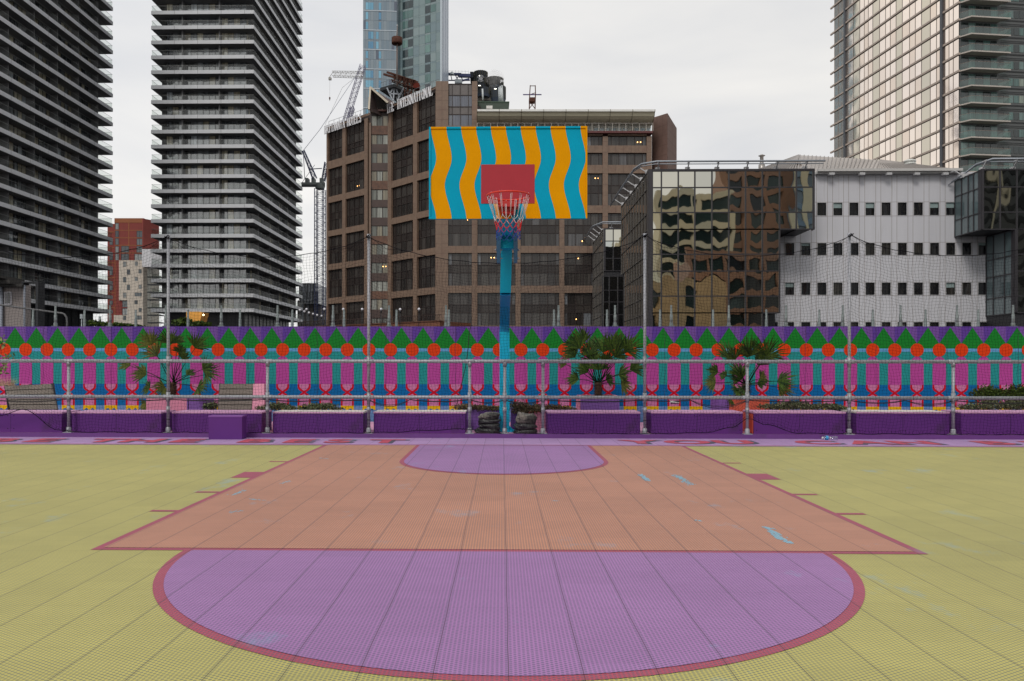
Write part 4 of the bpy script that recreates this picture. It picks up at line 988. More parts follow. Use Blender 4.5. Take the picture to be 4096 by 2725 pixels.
def slanted(pxa, ta, pxb, tb, piers, lamp):
    fr = FR(pl(pxa, ta), pl(pxb, tb)); st = MB()
    ps = [(fr.U(a), fr.U(b)) for a, b in piers]
    for a, b in ps: fr.box(st, a, b, 0, .8, 0, ZROOF-.9, 0)
    for a, b in ps: joints(st, fr, a, b, 0, ZROOF-1, 2.9)
    gaps = [(ps[k][1], ps[k+1][0]) for k in range(len(ps)-1)]
    tops = [q[0] for q in DW]
    for (a, b) in gaps:
        prevz = 0
        for zt in [H+4.77]+tops:
            zb_ = zt-4.88
            if zt == tops[-1]: zt = ZROOF-1.05; zb_ = tops[-1]-4.88
            fr.box(st, a+.001, b-.001, 0.02, .8, prevz, zb_, 0)
            prevz = zt
            bay(fr, a, b, zb_, zt, ROWS2 if zt != ZROOF-1.05 else [(.3, 's'), (.3, 'w'), (.16, 's'), (.24, 'w')], 5 if b-a > 4 else 4, hot, dark=.3, lamp=lamp)
            nj = 4
            for q in range(1, nj): fr.box(st, a+(b-a)*q/nj-.02, a+(b-a)*q/nj+.02, .017, .03, zb_-1.03, zb_-.001, 1)
    fr.box(st, 0, fr.L, .1, 1.0, ZROOF-1.05, ZROOF-.5, 2); fr.box(st, 0, fr.L, .3, .8, ZROOF-.5, ZROOF, 0)
    fr.box(st, 0.01, fr.L-.01, .81, 9, 0, ZROOF-1.3, 2)
    part(st, 'wall', hot, [M_stone, M_joint, M_mull]); return fr
TL = lambda px: 140-(px-1312)*(20.5/430)
fL = slanted(1305, TL(1305), 1478, TL(1478), [(1305, 1311), (1368, 1381), (1456, 1470)], .03)
fI = slanted(1553, TL(1553), 1743, TL(1743), [(1553, 1564), (1651, 1667), (1741, 1743)], .03)
# bay tower between
frb = FR(pl(1476, TL(1515)-1.5), pl(1553, TL(1515)-1.5)); st = MB()
frb.box(st, frb.U(1476), frb.U(1483), 0, 6, 0, 40.2, 0); frb.box(st, frb.U(1550), frb.U(1553), 0, 3, 0, 40.2, 0)
zk = lambda py: frb.Z(1515, py)
wy = [(459, 501), (536, 575), (609, 650), (681.5, 722), (756, 798), (827, 869), (901.6, 943), (976, 1017), (1050, 1092), (1124, 1164), (1196, 1238), (1272, 1310)]
for k, (a, b) in enumerate(wy):
    bay(frb, frb.U(1483), frb.U(1550), zk(b), zk(a), [(1, 'w')], 3, hot, gm=M_hc, lamp=.12)
    nb = wy[k+1][0] if k+1 < len(wy) else 1360
    frb.box(st, frb.U(1483), frb.U(1550), .3, .9, zk(nb)+.001, zk(b)-.001, 1 if k % 3 else 3)
frb.box(st, frb.U(1483), frb.U(1550), .3, .9, zk(458), zk(445), 2); frb.box(st, frb.U(1474), frb.U(1555), .9, 12, 0, zk(447), 2)
part(st, 'bay_wall', hot, [M_stone, mat('brown_panel', S(70, 52, 46), rough=.3, var=.2, vs=1), M_mull, mat('brown_panel_warm', S(98, 66, 48), rough=.25, var=.4, vs=1.5)])
# balcony and gable above the bay
st = MB()
for px in (1483, 1504, 1528, 1549): frb.box(st, frb.U(px)-.08, frb.U(px)+.08, -.1, .05, zk(440), zk(410), 0)
frb.box(st, frb.U(1481), frb.U(1551), -.1, .05, zk(412), zk(409), 0); frb.box(st, frb.U(1479), frb.U(1551), -.3, .9, zk(447), zk(440), 1)
frb.quad(st, frb.U(1484), frb.U(1549), 0, zk(440), zk(412), 2)
part(st, 'roof_balcony', hot, [mat('pale_frame', S(196, 190, 180)), mat('rust_band', S(84, 52, 48)), M_bal])
st = MB()
apx, L0, R0 = dp(1482, 350, 127), dp(1476, 440, 126), dp(1553, 412, 126)
bk = Vector((3.5, 9, 0)); bk2 = Vector((4.5, 9, 0)); inn = Vector((0, 1.2, 0))
st.face([apx, R0, R0+bk2, apx+bk], 0); st.face([L0, apx, apx+bk, L0+bk2], 0)
st.beam(apx-Vector((0, .1, 0)), R0-Vector((0, .1, 0)), .28, .3, 1); st.beam(apx-Vector((0, .1, 0)), L0-Vector((0, .1, 0)), .28, .3, 1)
mid_ = L0.lerp(R0, .38); st.face([L0+inn, mid_+inn*2.4, apx+inn*.4], 3); st.face([mid_+inn*2.4, R0+inn*2.4, apx+inn*.4], 2)
part(st, 'gable_roof', hot, [mat('brown_roof', S(92, 78, 76), rough=.7, var=.15), mat('cream_trim', S(188, 178, 160)), M_hg, mat('cream_inner_shade', S(150, 140, 124))])  # inner gable wall: cream darkened in its colour to read as shadow
# centre block
frc = FR(pl(1742, 118.6), pl(1908, 118.6)); st = MB()
zc_ = lambda py: frc.Z(1820, py)
for a, b in ((1742, 1792), (1887, 1908)):
    frc.box(st, frc.U(a), frc.U(b), 0, 3, 0, zc_(325), 0); joints(st, frc, frc.U(a), frc.U(b), 2, zc_(325), 1.45)
frc.box(st, (frc.U(1742)+frc.U(1792))/2-.02, (frc.U(1742)+frc.U(1792))/2+.02, -.003, .01, 0, zc_(326), 1)
frc.box(st, frc.U(1742)+.1, frc.U(1908)-.1, 3.01, 14, 0, zc_(330), 0)
frc.box(st, frc.U(1792), frc.U(1887), .4, 2, zc_(335), zc_(331), 2)
WC = [(333, 378, 'p'), (378, 424, 'w'), (424, 455, 'p'), (455, 503, 'w')]
for a, b, k in WC:
    o = bay(frc, frc.U(1792), frc.U(1887), zc_(b), zc_(a), [(1, 'w' if k == 'w' else 's')], 4, hot, gm=M_hc if k == 'w' else None, nm='window' if k == 'w' else 'window_panel')
    if k == 'p': o.data.materials[1] = mat('grey_panel', S(104, 98, 96), rough=.3, var=.1, vs=2)
    else: o.data.materials[0] = glassmat('hotel_blue_curtain', [(0, (.12, .13, .16)), (.5, (.17, .19, .22))], rough=.12, curtain=.3)
z_ = zc_(503)
DBL = [(533, 663), (693, 822), (852, 984), (1012, 1143), (1172, 1303), (1332, 1440)]
prev = 503
for (a, b) in DBL:
    frc.box(st, frc.U(1792), frc.U(1887), .02, 2, zc_(a), zc_(prev), 0)
    for q in range(1, 3): frc.box(st, frc.U(1792)+3.5*q/3-.02, frc.U(1792)+3.5*q/3+.02, .017, .03, zc_(a), zc_(prev), 1)
    bay(frc, frc.U(1792), frc.U(1887), zc_(b), zc_(a), ROWS2, 4, hot, lamp=.06); prev = b
part(st, 'centre_wall', hot, [M_stone, M_joint, M_mull])
# main wing
frm = FR(pl(1908, 118), pl(2608, 118)); st = MB(); zm = lambda py: frm.Z(2250, py)
PR = [(1908, 1909), (2062, 2082), (2237, 2257), (2410, 2431), (2586, 2606)]
for a, b in PR:
    frm.box(st, frm.U(a), frm.U(b), -.04 if b-a > 2 else 0, 2, 0, zm(545), 0); 
    if b-a > 2: 
        n = 22
        for k in range(n): z = zm(545)*(k+.5)/n; frm.box(st, frm.U(a), frm.U(b), -.044, -.03, z-.02, z+.02, 1)
SGL = [(542, 582), (611, 660)]; DB2 = DBL[1:]
prev = 528
for (a, b) in SGL+DB2:
    for k in range(4):
        ua, ub = frm.U(PR[k][1]), frm.U(PR[k+1][0])
        frm.box(st, ua+.001, ub-.001, .02, 2, zm(a), zm(prev), 0)
        for q in range(1, 5): frm.box(st, ua+(ub-ua)*q/5-.02, ua+(ub-ua)*q/5+.02, .016, .03, zm(a), zm(prev), 1)
        bay(frm, ua, ub, zm(b), zm(a), [(1, 'w')] if (a, b) in SGL else ROWS2, 6, hot, lamp=.12)
    prev = b
frm.box(st, 0, frm.L, 2.01, 16, 0, zm(528), 0)
part(st, 'main_wall', hot, [M_stone, M_joint])
# penthouse, canopy
st = MB(); up = H+(CY-439)*116.2/F
prof_ = [(-2.0, up), (-2.0, up-.30), (-1.75, up-.36), (-1.5, up-.8), (-1.0, up-1.15), (-.3, up-1.38), (.8, up-1.5), (3.0, up-1.5), (3.0, up)]
for (d0, z0_), (d1, z1_) in zip(prof_, prof_[1:]+prof_[:1]):
    for k in range(8):
        ua, ub = frm.L*k/8+.02, frm.L*(k+1)/8-.02
        st.face([frm.p(ua, d0, z0_), frm.p(ua, d1, z1_), frm.p(ub, d1, z1_), frm.p(ub, d0, z0_)], 1 if abs(z0_-up) < .31 and abs(z1_-up) < .31 else 0)
for k in range(9): 
    u = frm.L*k/8
    for (d0, z0_), (d1, z1_) in zip(prof_[:8], prof_[1:8]): st.beam(frm.p(u, d0-.01, z0_), frm.p(u, d1-.01, z1_), .07, .05, 2)
part(st, 'canopy', hot, [mat('cream_canopy', S(196, 190, 166), rough=.5, var=.05), mat('white_edge', S(220, 220, 216)), mat('canopy_rib', S(120, 114, 98))])
st = MB(); n = 30
for k in range(n):
    u0_, u1_ = frm.L*k/n, frm.L*(k+1)/n
    solid = k % 7 == 5
    frm.quad(st, u0_+.12, u1_-.03, 1.0, zm(528), up-1.7, 1 if solid else 0, random.random()); frm.box(st, u0_-.03, u0_+.12, .9, 1.1, zm(528), up-1.5, 1)
frm.box(st, 0, frm.L, .95, 1.2, up-1.85, up-1.5, 1)
frm.box(st, 0, frm.L, 1.2, 6, zm(528), up-1.52, 1)
part(st, 'penthouse', hot, [glassmat('penthouse_glass', [(0, (.22, .32, .36)), (.4, (.32, .42, .46)), (.7, (.42, .5, .52))], rough=.05, spec=1, curtain=.25), mat('cream_wall', S(196, 194, 182))])
st = MB()
for k in range(27): u = frm.L*k/26; frm.box(st, u-.03, u+.03, -.5, -.44, zm(528), zm(497), 0)
frm.box(st, 0, frm.L, -.52, -.42, zm(498), zm(496), 0); frm.quad(st, 0, frm.L, -.46, zm(527), zm(500), 1); frm.box(st, 0, frm.L, -.55, 1.5, zm(536), zm(528), 2)
part(st, 'roof_balustrade', hot, [mat('pale_frame', S(196, 190, 180)), M_bal, mat('dark_red_band', S(96, 52, 52))])
# pointed end tower
st = MB(); PA, PB_, PC = pl(2607, 121), pl(2669, 118.2), pl(2706, 124)
zt_ = [dp(2607, 472, 121).z, dp(2669, 453, 118.2).z, dp(2706, 513, 124).z]
st.prism([PA, PB_, PC, (PC[0]-2, PC[1]+6)], 0, zt_+[zt_[2]], 0)
f1, f2 = FR(PA, PB_), FR(PB_, PC)
for f_, n_, zz in ((f1, 3, zt_[0]-.3), (f2, 2, zt_[2]-.3)):
    for k in range(0, n_): f_.box(st, f_.L*k/n_-.02, f_.L*k/n_+.02, -.004, .01, 0, zz, 1)
    for k in range(26): f_.box(st, 0, f_.L, -.004, .01, zz*k/26-.02, zz*k/26+.02, 1)
part(st, 'corner_tower', hot, [mat('brown_granite_dark', S(112, 88, 80), rough=.6, var=.12, vs=1), M_joint])
# rooftop lettering: slab-serif strokes on the facade
GL = {'B': [((0, 0), (0, 1), 2), ((0, 1), (.45, 1), 1), ((.45, 1), (.58, .76), 2), ((.58, .76), (.4, .53), 1), ((0, .53), (.42, .53), 1), ((.42, .53), (.62, .26), 2), ((.62, .26), (.45, 0), 1), ((0, 0), (.45, 0), 1)],
 'R': [((0, 0), (0, 1), 2), ((0, 1), (.45, 1), 1), ((.45, 1), (.58, .76), 2), ((.58, .76), (.4, .5), 1), ((0, .5), (.42, .5), 1), ((.3, .5), (.66, 0), 2), ((-.12, 0), (.14, 0), 1)],
 'I': [((.25, 0), (.25, 1), 2), ((.08, 0), (.42, 0), 1), ((.08, 1), (.42, 1), 1)], 'T': [((.32, 0), (.32, 1), 2), ((-.02, 1), (.66, 1), 1), ((-.02, .8), (-.02, 1), 1), ((.66, .8), (.66, 1), 1), ((.18, 0), (.46, 0), 1)],
 'A': [((0, 0), (.33, 1), 1), ((.33, 1), (.66, 0), 2), ((.12, .36), (.5, .36), 1), ((-.1, 0), (.12, 0), 1), ((.52, 0), (.78, 0), 1)],
 'N': [((0, 0), (0, 1), 1), ((0, 1), (.6, 0), 2), ((.6, 0), (.6, 1), 1), ((-.12, 0), (.12, 0), 1), ((.48, 1), (.72, 1), 1)],
 'H': [((0, 0), (0, 1), 2), ((.6, 0), (.6, 1), 2), ((0, .5), (.6, .5), 1), ((-.12, 0), (.12, 0), 1), ((.48, 0), (.72, 0), 1), ((-.12, 1), (.12, 1), 1), ((.48, 1), (.72, 1), 1)],
 'O': [((.18, 0), (0, .3), 2), ((0, .3), (0, .7), 2), ((0, .7), (.18, 1), 2), ((.18, 1), (.44, 1), 1), ((.44, 1), (.62, .7), 2), ((.62, .7), (.62, .3), 2), ((.62, .3), (.44, 0), 2), ((.44, 0), (.18, 0), 1)],
 'E': [((0, 0), (0, 1), 2), ((-.1, 1), (.5, 1), 1), ((0, .5), (.4, .5), 1), ((-.1, 0), (.52, 0), 1), ((.5, .82), (.5, 1), 1), ((.52, 0), (.52, .2), 1)],
 'L': [((0, 0), (0, 1), 2), ((-.1, 0), (.52, 0), 1), ((.52, 0), (.52, .22), 1), ((-.12, 1), (.14, 1), 1)],
 'S': [((.55, .8), (.45, 1), 1), ((.45, 1), (.12, 1), 1), ((.12, 1), (.03, .75), 2), ((.03, .75), (.52, .32), 2), ((.52, .32), (.45, 0), 2), ((.45, 0), (.1, 0), 1), ((.1, 0), (.0, .25), 1)]}
M_sign = mat('sign_white', S(232, 232, 236), rough=.5, var=.03)
def sign(fr, s, px0, px1, ztop, hgt, label):
    u0, u1 = fr.U(px0), fr.U(px1); n = len(s); st_ = (u1-u0)/n; t = thing('roof_lettering', label, 'sign', tuple(fr.p((u0+u1)/2, -.5, ztop-hgt)))
    for k, ch in enumerate(s):
        if ch == ' ': continue
        m = MB()
        for (a, b, w_) in GL[ch]:
            wd = .085 if w_ == 2 else .045
            P = lambda q: fr.p(u0+st_*(k+.12)+q[0]*st_*1.12, -.45, ztop-hgt+q[1]*hgt)
            A, B = P(a), P(b); A2 = A+(A-B).normalized()*.04; B2 = B+(B-A).normalized()*.04
            dd = (B2-A2).normalized(); sd_ = Vector((0, 0, 1)) if abs(dd.z) < .3 else fr.u
            wv_ = (dd.cross(fr.n)).normalized()*wd*.9
            m.hexa([A2-wv_+fr.n*.1, B2-wv_+fr.n*.1, B2-wv_, A2-wv_, A2+wv_+fr.n*.1, B2+wv_+fr.n*.1, B2+wv_, A2+wv_])
        part(m, 'letter', t, M_sign)
    m = MB(); fr.box(m, u0, u1, -.3, -.2, ztop-hgt*.75, ztop-hgt*.7); fr.box(m, u0, u1, -.3, -.2, ztop-hgt*.2, ztop-hgt*.15); part(m, 'support_bar', t, M_dark)
sign(fL, 'BRITANNIA HOTELS', 1306, 1455, ZROOF-.1, 1.35, 'white serif letters BRITANNIA HOTELS along the left roof edge of the brown hotel')
sign(fI, 'THE INTERNATIONAL', 1556, 1742, ZROOF-.15, 1.45, 'white serif letters THE INTERNATIONAL along the roof edge right of the gable')
# roof rails of the hotel
st = MB()
for f_ in (fL, fI):
    st = MB()
    for k in range(9): u = f_.L*k/8; st.tube([f_.p(u, .5, ZROOF), f_.p(u, .5, ZROOF+1.0)], .03, 4)
    st.tube([f_.p(0, .5, ZROOF+1), f_.p(f_.L, .5, ZROOF+1)], .03, 4)
    part(st, 'roof_railing', hot, M_grey)

# roof structures
def lattice(mb, A, B, w0, w1, nseg, r, up=(0, 1, 0), m=0, br=None):
    A, B = Vector(A), Vector(B); d = (B-A).normalized(); x = d.cross(Vector(up)).normalized(); y = x.cross(d).normalized(); br = br or r*.6
    rings = []
    for k in range(nseg+1):
        q = k/nseg; w_ = (w0+(w1-w0)*q)/2; c = A.lerp(B, q); rings.append([c-x*w_-y*w_, c+x*w_-y*w_, c+x*w_+y*w_, c-x*w_+y*w_])
    for i in range(4): mb.tube([rg[i] for rg in rings], r, 4, m, sm=False)
    for k in range(nseg):
        for i in range(4):
            j = (i+1) % 4
            a, b = (rings[k][i], rings[k+1][j]) if k % 2 else (rings[k][j], rings[k+1][i])
            mb.tube([a, b], br, 3, m, sm=False)
            if k: mb.tube([rings[k][i], rings[k][j]], br, 3, m, sm=False)
M_rust = mat('rusty_steel', S(84, 58, 50), rough=.95, spec=.1, var=.25, vs=2); M_lgt = mat('light_steel', S(150, 156, 164), rough=.5, metal=.3)
t = thing('roof_gantry', 'rust red maintenance crane lying on the hotel roof above the lettering', 'crane', tuple(dp(1640, 380, 131)))
st = MB(); D_ = 131
for o_ in (0, 8): st.beam(dp(1534+o_*1.7, 297-o_, D_), dp(1664+o_, 335-o_*.6, D_), .28, .3)
lattice(st, dp(1570, 312, D_), dp(1660, 342, D_), 1.0, 1.2, 8, .09); part(st, 'boom', t, M_rust)
st = MB()
for px in (1625, 1640, 1655): lattice(st, dp(px, 385, D_), dp(px-3, 322, D_), .5, .5, 6, .06)
part(st, 'leg', t, M_rust)
st = MB(); a, b = dp(1651, 352, D_-.5), dp(1677, 332, D_-.5); st.box(a.x, b.x, a.y, a.y+1.6, a.z, b.z); part(st, 'counterweight', t, mat('rust_red_box', S(96, 44, 36), rough=.9, spec=.1))
t = thing('roof_platform', 'grey steel platform on splayed struts behind the gable on the hotel roof', 'platform', tuple(dp(1578, 400, 134)))
st = MB(); D_ = 134.0
C4 = [dp(1520, 362, D_), dp(1578, 335, D_-2), dp(1650, 352, D_+2), dp(1590, 378, D_+6)]
st.prism([(c.x, c.y) for c in C4], C4[1].z-.5, C4[1].z, 0); part(st, 'deck', t, M_dark)
st = MB(); foot = dp(1575, 402, D_)
for a, b in (((1548, 352), (1572, 404)), ((1578, 340), (1573, 404)), ((1578, 340), (1596, 385)), ((1615, 352), (1590, 400)), ((1560, 375), (1578, 345)), ((1558, 376), (1600, 376))):
    st.beam(dp(*a, D_-1), dp(*b, D_-1), .22)
part(st, 'strut', t, M_lgt)
st = MB()
for px in range(1520, 1600, 12): st.tube([dp(px, 348-(px-1520)*.33, D_), dp(px, 332-(px-1520)*.33, D_)], .03, 4)
st.tube([dp(1520, 333, D_), dp(1580, 313, D_), dp(1606, 325, D_)], .03, 4); part(st, 'guard_rail', t, M_grey)
t = thing('disc_mast', 'thin mast with a rusty drum disc rising in front of the pale glass tower', 'mast', tuple(dp(1588, 335, 128)))
st = MB(); st.tube([dp(1588, 345, 128), dp(1588, 150, 128)], .12, 8); st.tube([dp(1588, 150, 128), dp(1588, 140, 128), dp(1589, 105, 128)], [.14, .1, .05], 8); part(st, 'pole', t, mat('mast_grey', S(110, 96, 90), rough=.6))
c = dp(1588, 178, 128); st = MB(); st.lathe([(.25, .1), (.82, .05), (.86, .25), (.84, 1.05), (.7, 1.1), (.15, 1.3)], (c.x, c.y, c.z), 24); st.lathe([(.82, .06), (.3, .4), (0, .4)], (c.x, c.y, c.z), 24, 1); part(st, 'disc', t, [M_rust, M_dark])
st = MB(); c = dp(1589, 103, 128); st.lathe([(0, -.1), (.1, 0), (.08, .12), (0, .16)], (c.x, c.y, c.z), 10); part(st, 'finial', t, mat('white_plastic', (.6, .6, .6)))
t = thing('lattice_hoist', 'small dark lattice hoist with a cross bar on the flat hotel roof', 'hoist', tuple(dp(2128, 440, 124)))
st = MB(); D_ = 124
for px in (2117, 2140): st.beam(dp(px, 440, D_), dp(px+2, 374, D_), .16); st.beam(dp(px+2, 374, D_), dp(px+(4 if px < 2130 else 1), 342, D_), .14)
for a, b in (((2117, 435), (2140, 405)), ((2140, 435), (2117, 405)), ((2117, 380), (2140, 372)), ((2122, 344), (2141, 344))): st.beam(dp(*a, D_), dp(*b, D_), .09)
part(st, 'tower_frame', t, M_rust); st = MB(); st.tube([dp(2092, 379, D_), dp(2166, 379, D_)], .09, 6); part(st, 'cross_bar', t, mat('violet_bar', S(88, 80, 120)))
st = MB(); a, b = dp(2116, 408, D_), dp(2139, 392, D_); st.box(a.x, b.x, a.y-.3, a.y+1, a.z, b.z); part(st, 'winch_box', t, M_rust)
t = thing('roof_plant_room', 'green corrugated plant room on the hotel roof left of the lattice hoist', 'plant room', tuple(dp(1970, 440, 128)))
st = MB(); fr_ = FR(pl(1908, 126), pl(2034, 126)); zq = lambda py: fr_.Z(1970, py); fr_.box(st, 0, fr_.L, 0, 8, zq(440), zq(409), 0)
for k in range(42): fr_.box(st, fr_.L*k/42, fr_.L*(k+.5)/42, -.06, -.001, zq(440), zq(411), 0)
fr_.box(st, -.1, fr_.L+.1, -.12, 8.1, zq(411), zq(407), 1); part(st, 'wall', t, [mat('green_sheet', S(74, 88, 78), rough=.6), mat('green_trim', S(60, 82, 66))])
st = MB(); fr_.box(st, fr_.U(1944), fr_.U(1969), -.5, -.1, zq(439), zq(427), 0); part(st, 'vent_box', t, mat('white_edge', S(220, 220, 216)))
t = thing('chimney_pipes', 'cluster of white vent pipes on the green plant room', 'vent pipes', tuple(dp(2003, 408, 129)))
for a, b in (((1997, 408), (1996, 350)), ((2003, 408), (2001, 345)), ((2008, 408), (2005, 352)), ((2012, 408), (2008, 342)), ((1932, 402), (1930, 356))):
    st = MB(); st.tube([dp(*a, 129), dp(*b, 129)], .10 if a[0] > 1990 else .14, 8); part(st, 'pipe', t, mat('duct_white', S(190, 196, 198), rough=.6))

# hotel terrace with globe lamps
t = thing('terrace', 'brown brick terrace parapet with ornate iron railing in front of the hotel', 'terrace', tuple(dp(1500, CY, 106)))
ft = FR(pl(1188, 118), pl(1760, 100)); st = MB(); z0_ = lambda py: ft.Z(1500, py)
ft.box(st, 0, ft.L, 0, 6, 0, z0_(1297), 0); ft.box(st, -.1, ft.L+.1, -.15, .5, z0_(1297), z0_(1295), 0); part(st, 'parapet', t, mat('terrace_brick', S(112, 72, 54), rough=.8, var=.15, vs=2))
st = MB(); zz = z0_(1296); zz2 = z0_(1271)
ft.box(st, 0, ft.L, .15, .2, zz2-.06, zz2, 0); ft.box(st, 0, ft.L, .15, .2, zz+.1, zz+.15, 0)
for k in range(90):
    u = ft.L*k/90; ft.box(st, u-.012, u+.012, .15, .19, zz, zz2)
    if k % 3 == 0: st.tube([ft.p(u, .17, zz), ft.p(u+ft.L/30, .17, zz2)], .014, 3); st.tube([ft.p(u+ft.L/30, .17, zz), ft.p(u, .17, zz2)], .014, 3)
part(st, 'iron_railing', t, mat('brown_iron', S(60, 44, 38), rough=.6))
M_globe = mat('white_globe', S(214, 214, 222), rough=.25, var=.03)
GLB = [(80, 245), (155, 268), (187, 233), (228, 290), (295, 308), (362, 330), (432, 342), (477, 232), (786, 232), (1092, 235), (1402, 233), (1710, 237), (2017, 233)]
for i, (gx, gy) in enumerate(GLB):
    px, py = 1180+gx/4.064, 1180+gy/4.064; D_ = 112-(px-1200)*.0205 if i > 6 else 116+i*1.5
    c = dp(px, py, D_); base = z0_(1297)
    tt = thing('globe_lamp', '%s white globe lamp from the left on the hotel terrace' % ORDN[i], 'lamp', (c.x, c.y, base), 'globe lamps on the hotel terrace')
    r = .185 if i > 6 else .175; st = MB(); st.lathe([(r*math.cos(a), r*math.sin(a)) for a in [math.pi*(q/10-.5) for q in range(11)]], (c.x, c.y, c.z), 14); part(st, 'globe', tt, M_globe)
    st = MB()
    for o_ in (-.1, .1): st.tube([(c.x+o_, c.y, base-1.5), (c.x+o_*.8, c.y, c.z-.4)], .03, 5)
    st.lathe([(.03, -.45), (.12, -.38), (.1, -.2), (.07, -.16)], (c.x, c.y, c.z), 8); part(st, 'lamp_post', tt, M_dark)

# ------------------------------------------------------------------ pale glass tower
pt = thing('glass_skyscraper', 'pale blue grey glass skyscraper rising behind the brown hotel', 'skyscraper', tuple(dp(1620, CY, 378)))
KP = 1.5; f1 = FR(pl(1451, 250.5*KP), pl(1586, 251.3*KP)); f2 = FR(pl(1588, 254*KP), pl(1768, 245.8*KP)); f3 = FR(pl(1768, 245.8*KP), pl(1793, 262*KP))
ZTT = dp(1500, -130, 250*KP).z; pf = 3.06*KP
st = MB(); a_, b_, c_ = pl(1451, 250.9), pl(1586, 251.7), pl(1590, 254.6)
st.prism([pl(1451.5, 251.2*KP), pl(1587, 251.9*KP), pl(1589, 254.6*KP), pl(1767.6, 246.4*KP), pl(1792, 262.5*KP), (pl(1792, 262.5*KP)[0]-4, 285*KP), (pl(1451.5, 251*KP)[0]+2, 285*KP)], 0, ZTT, 0)
part(st, 'core', pt, mat('pale_core', S(120, 136, 144), rough=.4))
M_p1 = glassmat('pale_panel', [(0, S(124, 138, 148)), (.4, S(134, 146, 154)), (.75, S(118, 134, 146)), (.9, S(92, 100, 114))], rough=.22, spec=.5)
M_p2 = glassmat('pale_panel_green', [(0, S(118, 136, 138)), (.4, S(128, 144, 146)), (.7, S(112, 130, 136))], rough=.2, spec=.5)
M_bw = glassmat('sky_window', [(0, S(108, 160, 186)), (.5, S(124, 176, 200)), (.8, S(92, 140, 172))], rough=.06, spec=.6)
M_dw = glassmat('dark_window', [(0, S(50, 62, 66)), (.35, S(84, 112, 110)), (.6, S(62, 66, 72)), (.85, S(104, 134, 130))], rough=.1, spec=.6, curtain=.3)
M_wln = mat('white_strip', S(180, 190, 198), rough=.4); M_ln = mat('thin_joint', S(88, 104, 116), rough=.5)
st = MB(); ncol = 13; zb1 = f1.Z(1500, 121.5); zlo_, zhi_ = dp(1500, 500, 250*KP).z, dp(1500, -25, 250*KP).z
rows_ = [zb1+k*pf for k in range(-50, 60) if 20 < zb1+k*pf < ZTT]
for ri, z in enumerate(rows_):
    kk = round((z-zb1)/pf); pair = (kk//2)
    winc = {0: [1, 6], 1: [1, 6], 2: [2, 3, 5]}.get(pair % 3, [1, 6])
    if pair % 4 == 1: winc = [1, 2, 3, 6]
    for c in range(ncol):
        ua, ub = f1.L*c/ncol, f1.L*(c+1)/ncol; v = random.random()*.85
        if (kk*5+c*3) % 23 == 0: v = .95
        f1.quad(st, ua+.03, ub-.03, -.01, z+.04, z+pf-.04, 0, v)
        if c in winc and zlo_ < z < zhi_:
            wn_ = MB(); f1.box(wn_, ua+.05, ub-.05, -.04, -.015, z+.35*KP, z+2.55*KP, 0, random.random()); part(wn_, 'front_window', pt, M_bw)
    if kk % 2 == 0: f1.box(st, 0, f1.L, -.18, 0, z-.17, z+.17, 1)
part(st, 'front_cladding', pt, [M_p1, M_wln])
st = MB(); nc2 = 8; edges = [1588, 1609, 1631, 1652, 1675, 1699, 1721, 1743, 1768]
zb2 = f2.Z(1620, 38)
for kk in range(-50, 60):
    z = zb2+kk*pf
    if not 20 < z < ZTT: continue
    for c in range(nc2):
        ua, ub = f2.U(edges[c]), f2.U(edges[c+1])
        f2.quad(st, ua+.05, ub-.05, -.01, z+.04, z+pf-.8, 0, random.random()); f2.quad(st, ua+.05, ub-.05, -.01, z+pf-.74, z+pf-.02, 0, random.random())
        if (c in (1, 2, 5) or (c == 6 and kk >= -1)) and zlo_ < z < zhi_: wn_ = MB(); f2.box(wn_, ua+.12, ub-.12, -.05, -.015, z+.1, z+pf-1.0, 0, random.random()*(.55 if kk > -4 else 1)); part(wn_, 'side_window', pt, M_dw)
f2.box(st, f2.L-.8, f2.L, -.5, 0, 20, ZTT, 1); f2.box(st, -.1, .5, -.6, 0, 20, ZTT, 1)
f3.quad(st, .3, f3.L, -.01, 20, ZTT, 2); 
for k in range(3): f3.box(st, f3.L*(k+.5)/3, f3.L*(k+.5)/3+.3, -.1, 0, 20, ZTT, 1)
part(st, 'side_cladding', pt, [M_p2, M_wln, mat('pale_side', S(150, 162, 178), rough=.35)])

# ------------------------------------------------------------------ dark far tower under construction
D_ = 420; bt = thing('black_tower', 'dark cylindrical tower under construction behind the hotel roof', 'tower', tuple(dp(1960, CY, D_)))
def drum(nm, pa_, pb_, yt, yb_, sides, m_, dy=0, taper=1.0):
    a, b = dp(pa_, yb_, D_), dp(pb_, yt, D_); cx = (a.x+b.x)/2; r = (b.x-a.x)/2; st = MB()
    pr = [(r*taper, a.z), (r, b.z)]
    st.lathe([(r*taper, a.z), (r, a.z+(b.z-a.z)*.3), (r, b.z), (0, b.z+.01)], (cx, a.y+r+dy, 0), sides, 0, sm=False)
    n = sides*2
    for k in range(n):
        an = 2*math.pi*k/n; st.beam((cx+r*1.005*math.cos(an), a.y+r+dy+r*1.005*math.sin(an), a.z+(b.z-a.z)*.3), (cx+r*1.005*math.cos(an), a.y+r+dy+r*1.005*math.sin(an), b.z), .25, .25, 1)
    part(st, nm, bt, [m_, mat('bronze_line', S(70, 68, 54), rough=.8)])
M_blk = mat('black_cladding', S(46, 50, 56), rough=.7, var=.12, vs=.1, spec=.2)
drum('top_drum', 1893, 1950, 280, 308, 10, M_blk); drum('left_drum', 1888, 1942, 306, 345, 10, M_blk, -1); drum('right_drum', 1940, 2014, 293, 345, 12, M_blk, 4); 
drum('lower_left_drum', 1905, 1958, 345, 382, 10, mat('slate_cladding', S(64, 72, 84), rough=.7, spec=.2), 0, .96); drum('lower_right_drum', 1954, 2023, 330, 402, 12, mat('slate_cladding', S(78, 86, 98)), 3, .88)
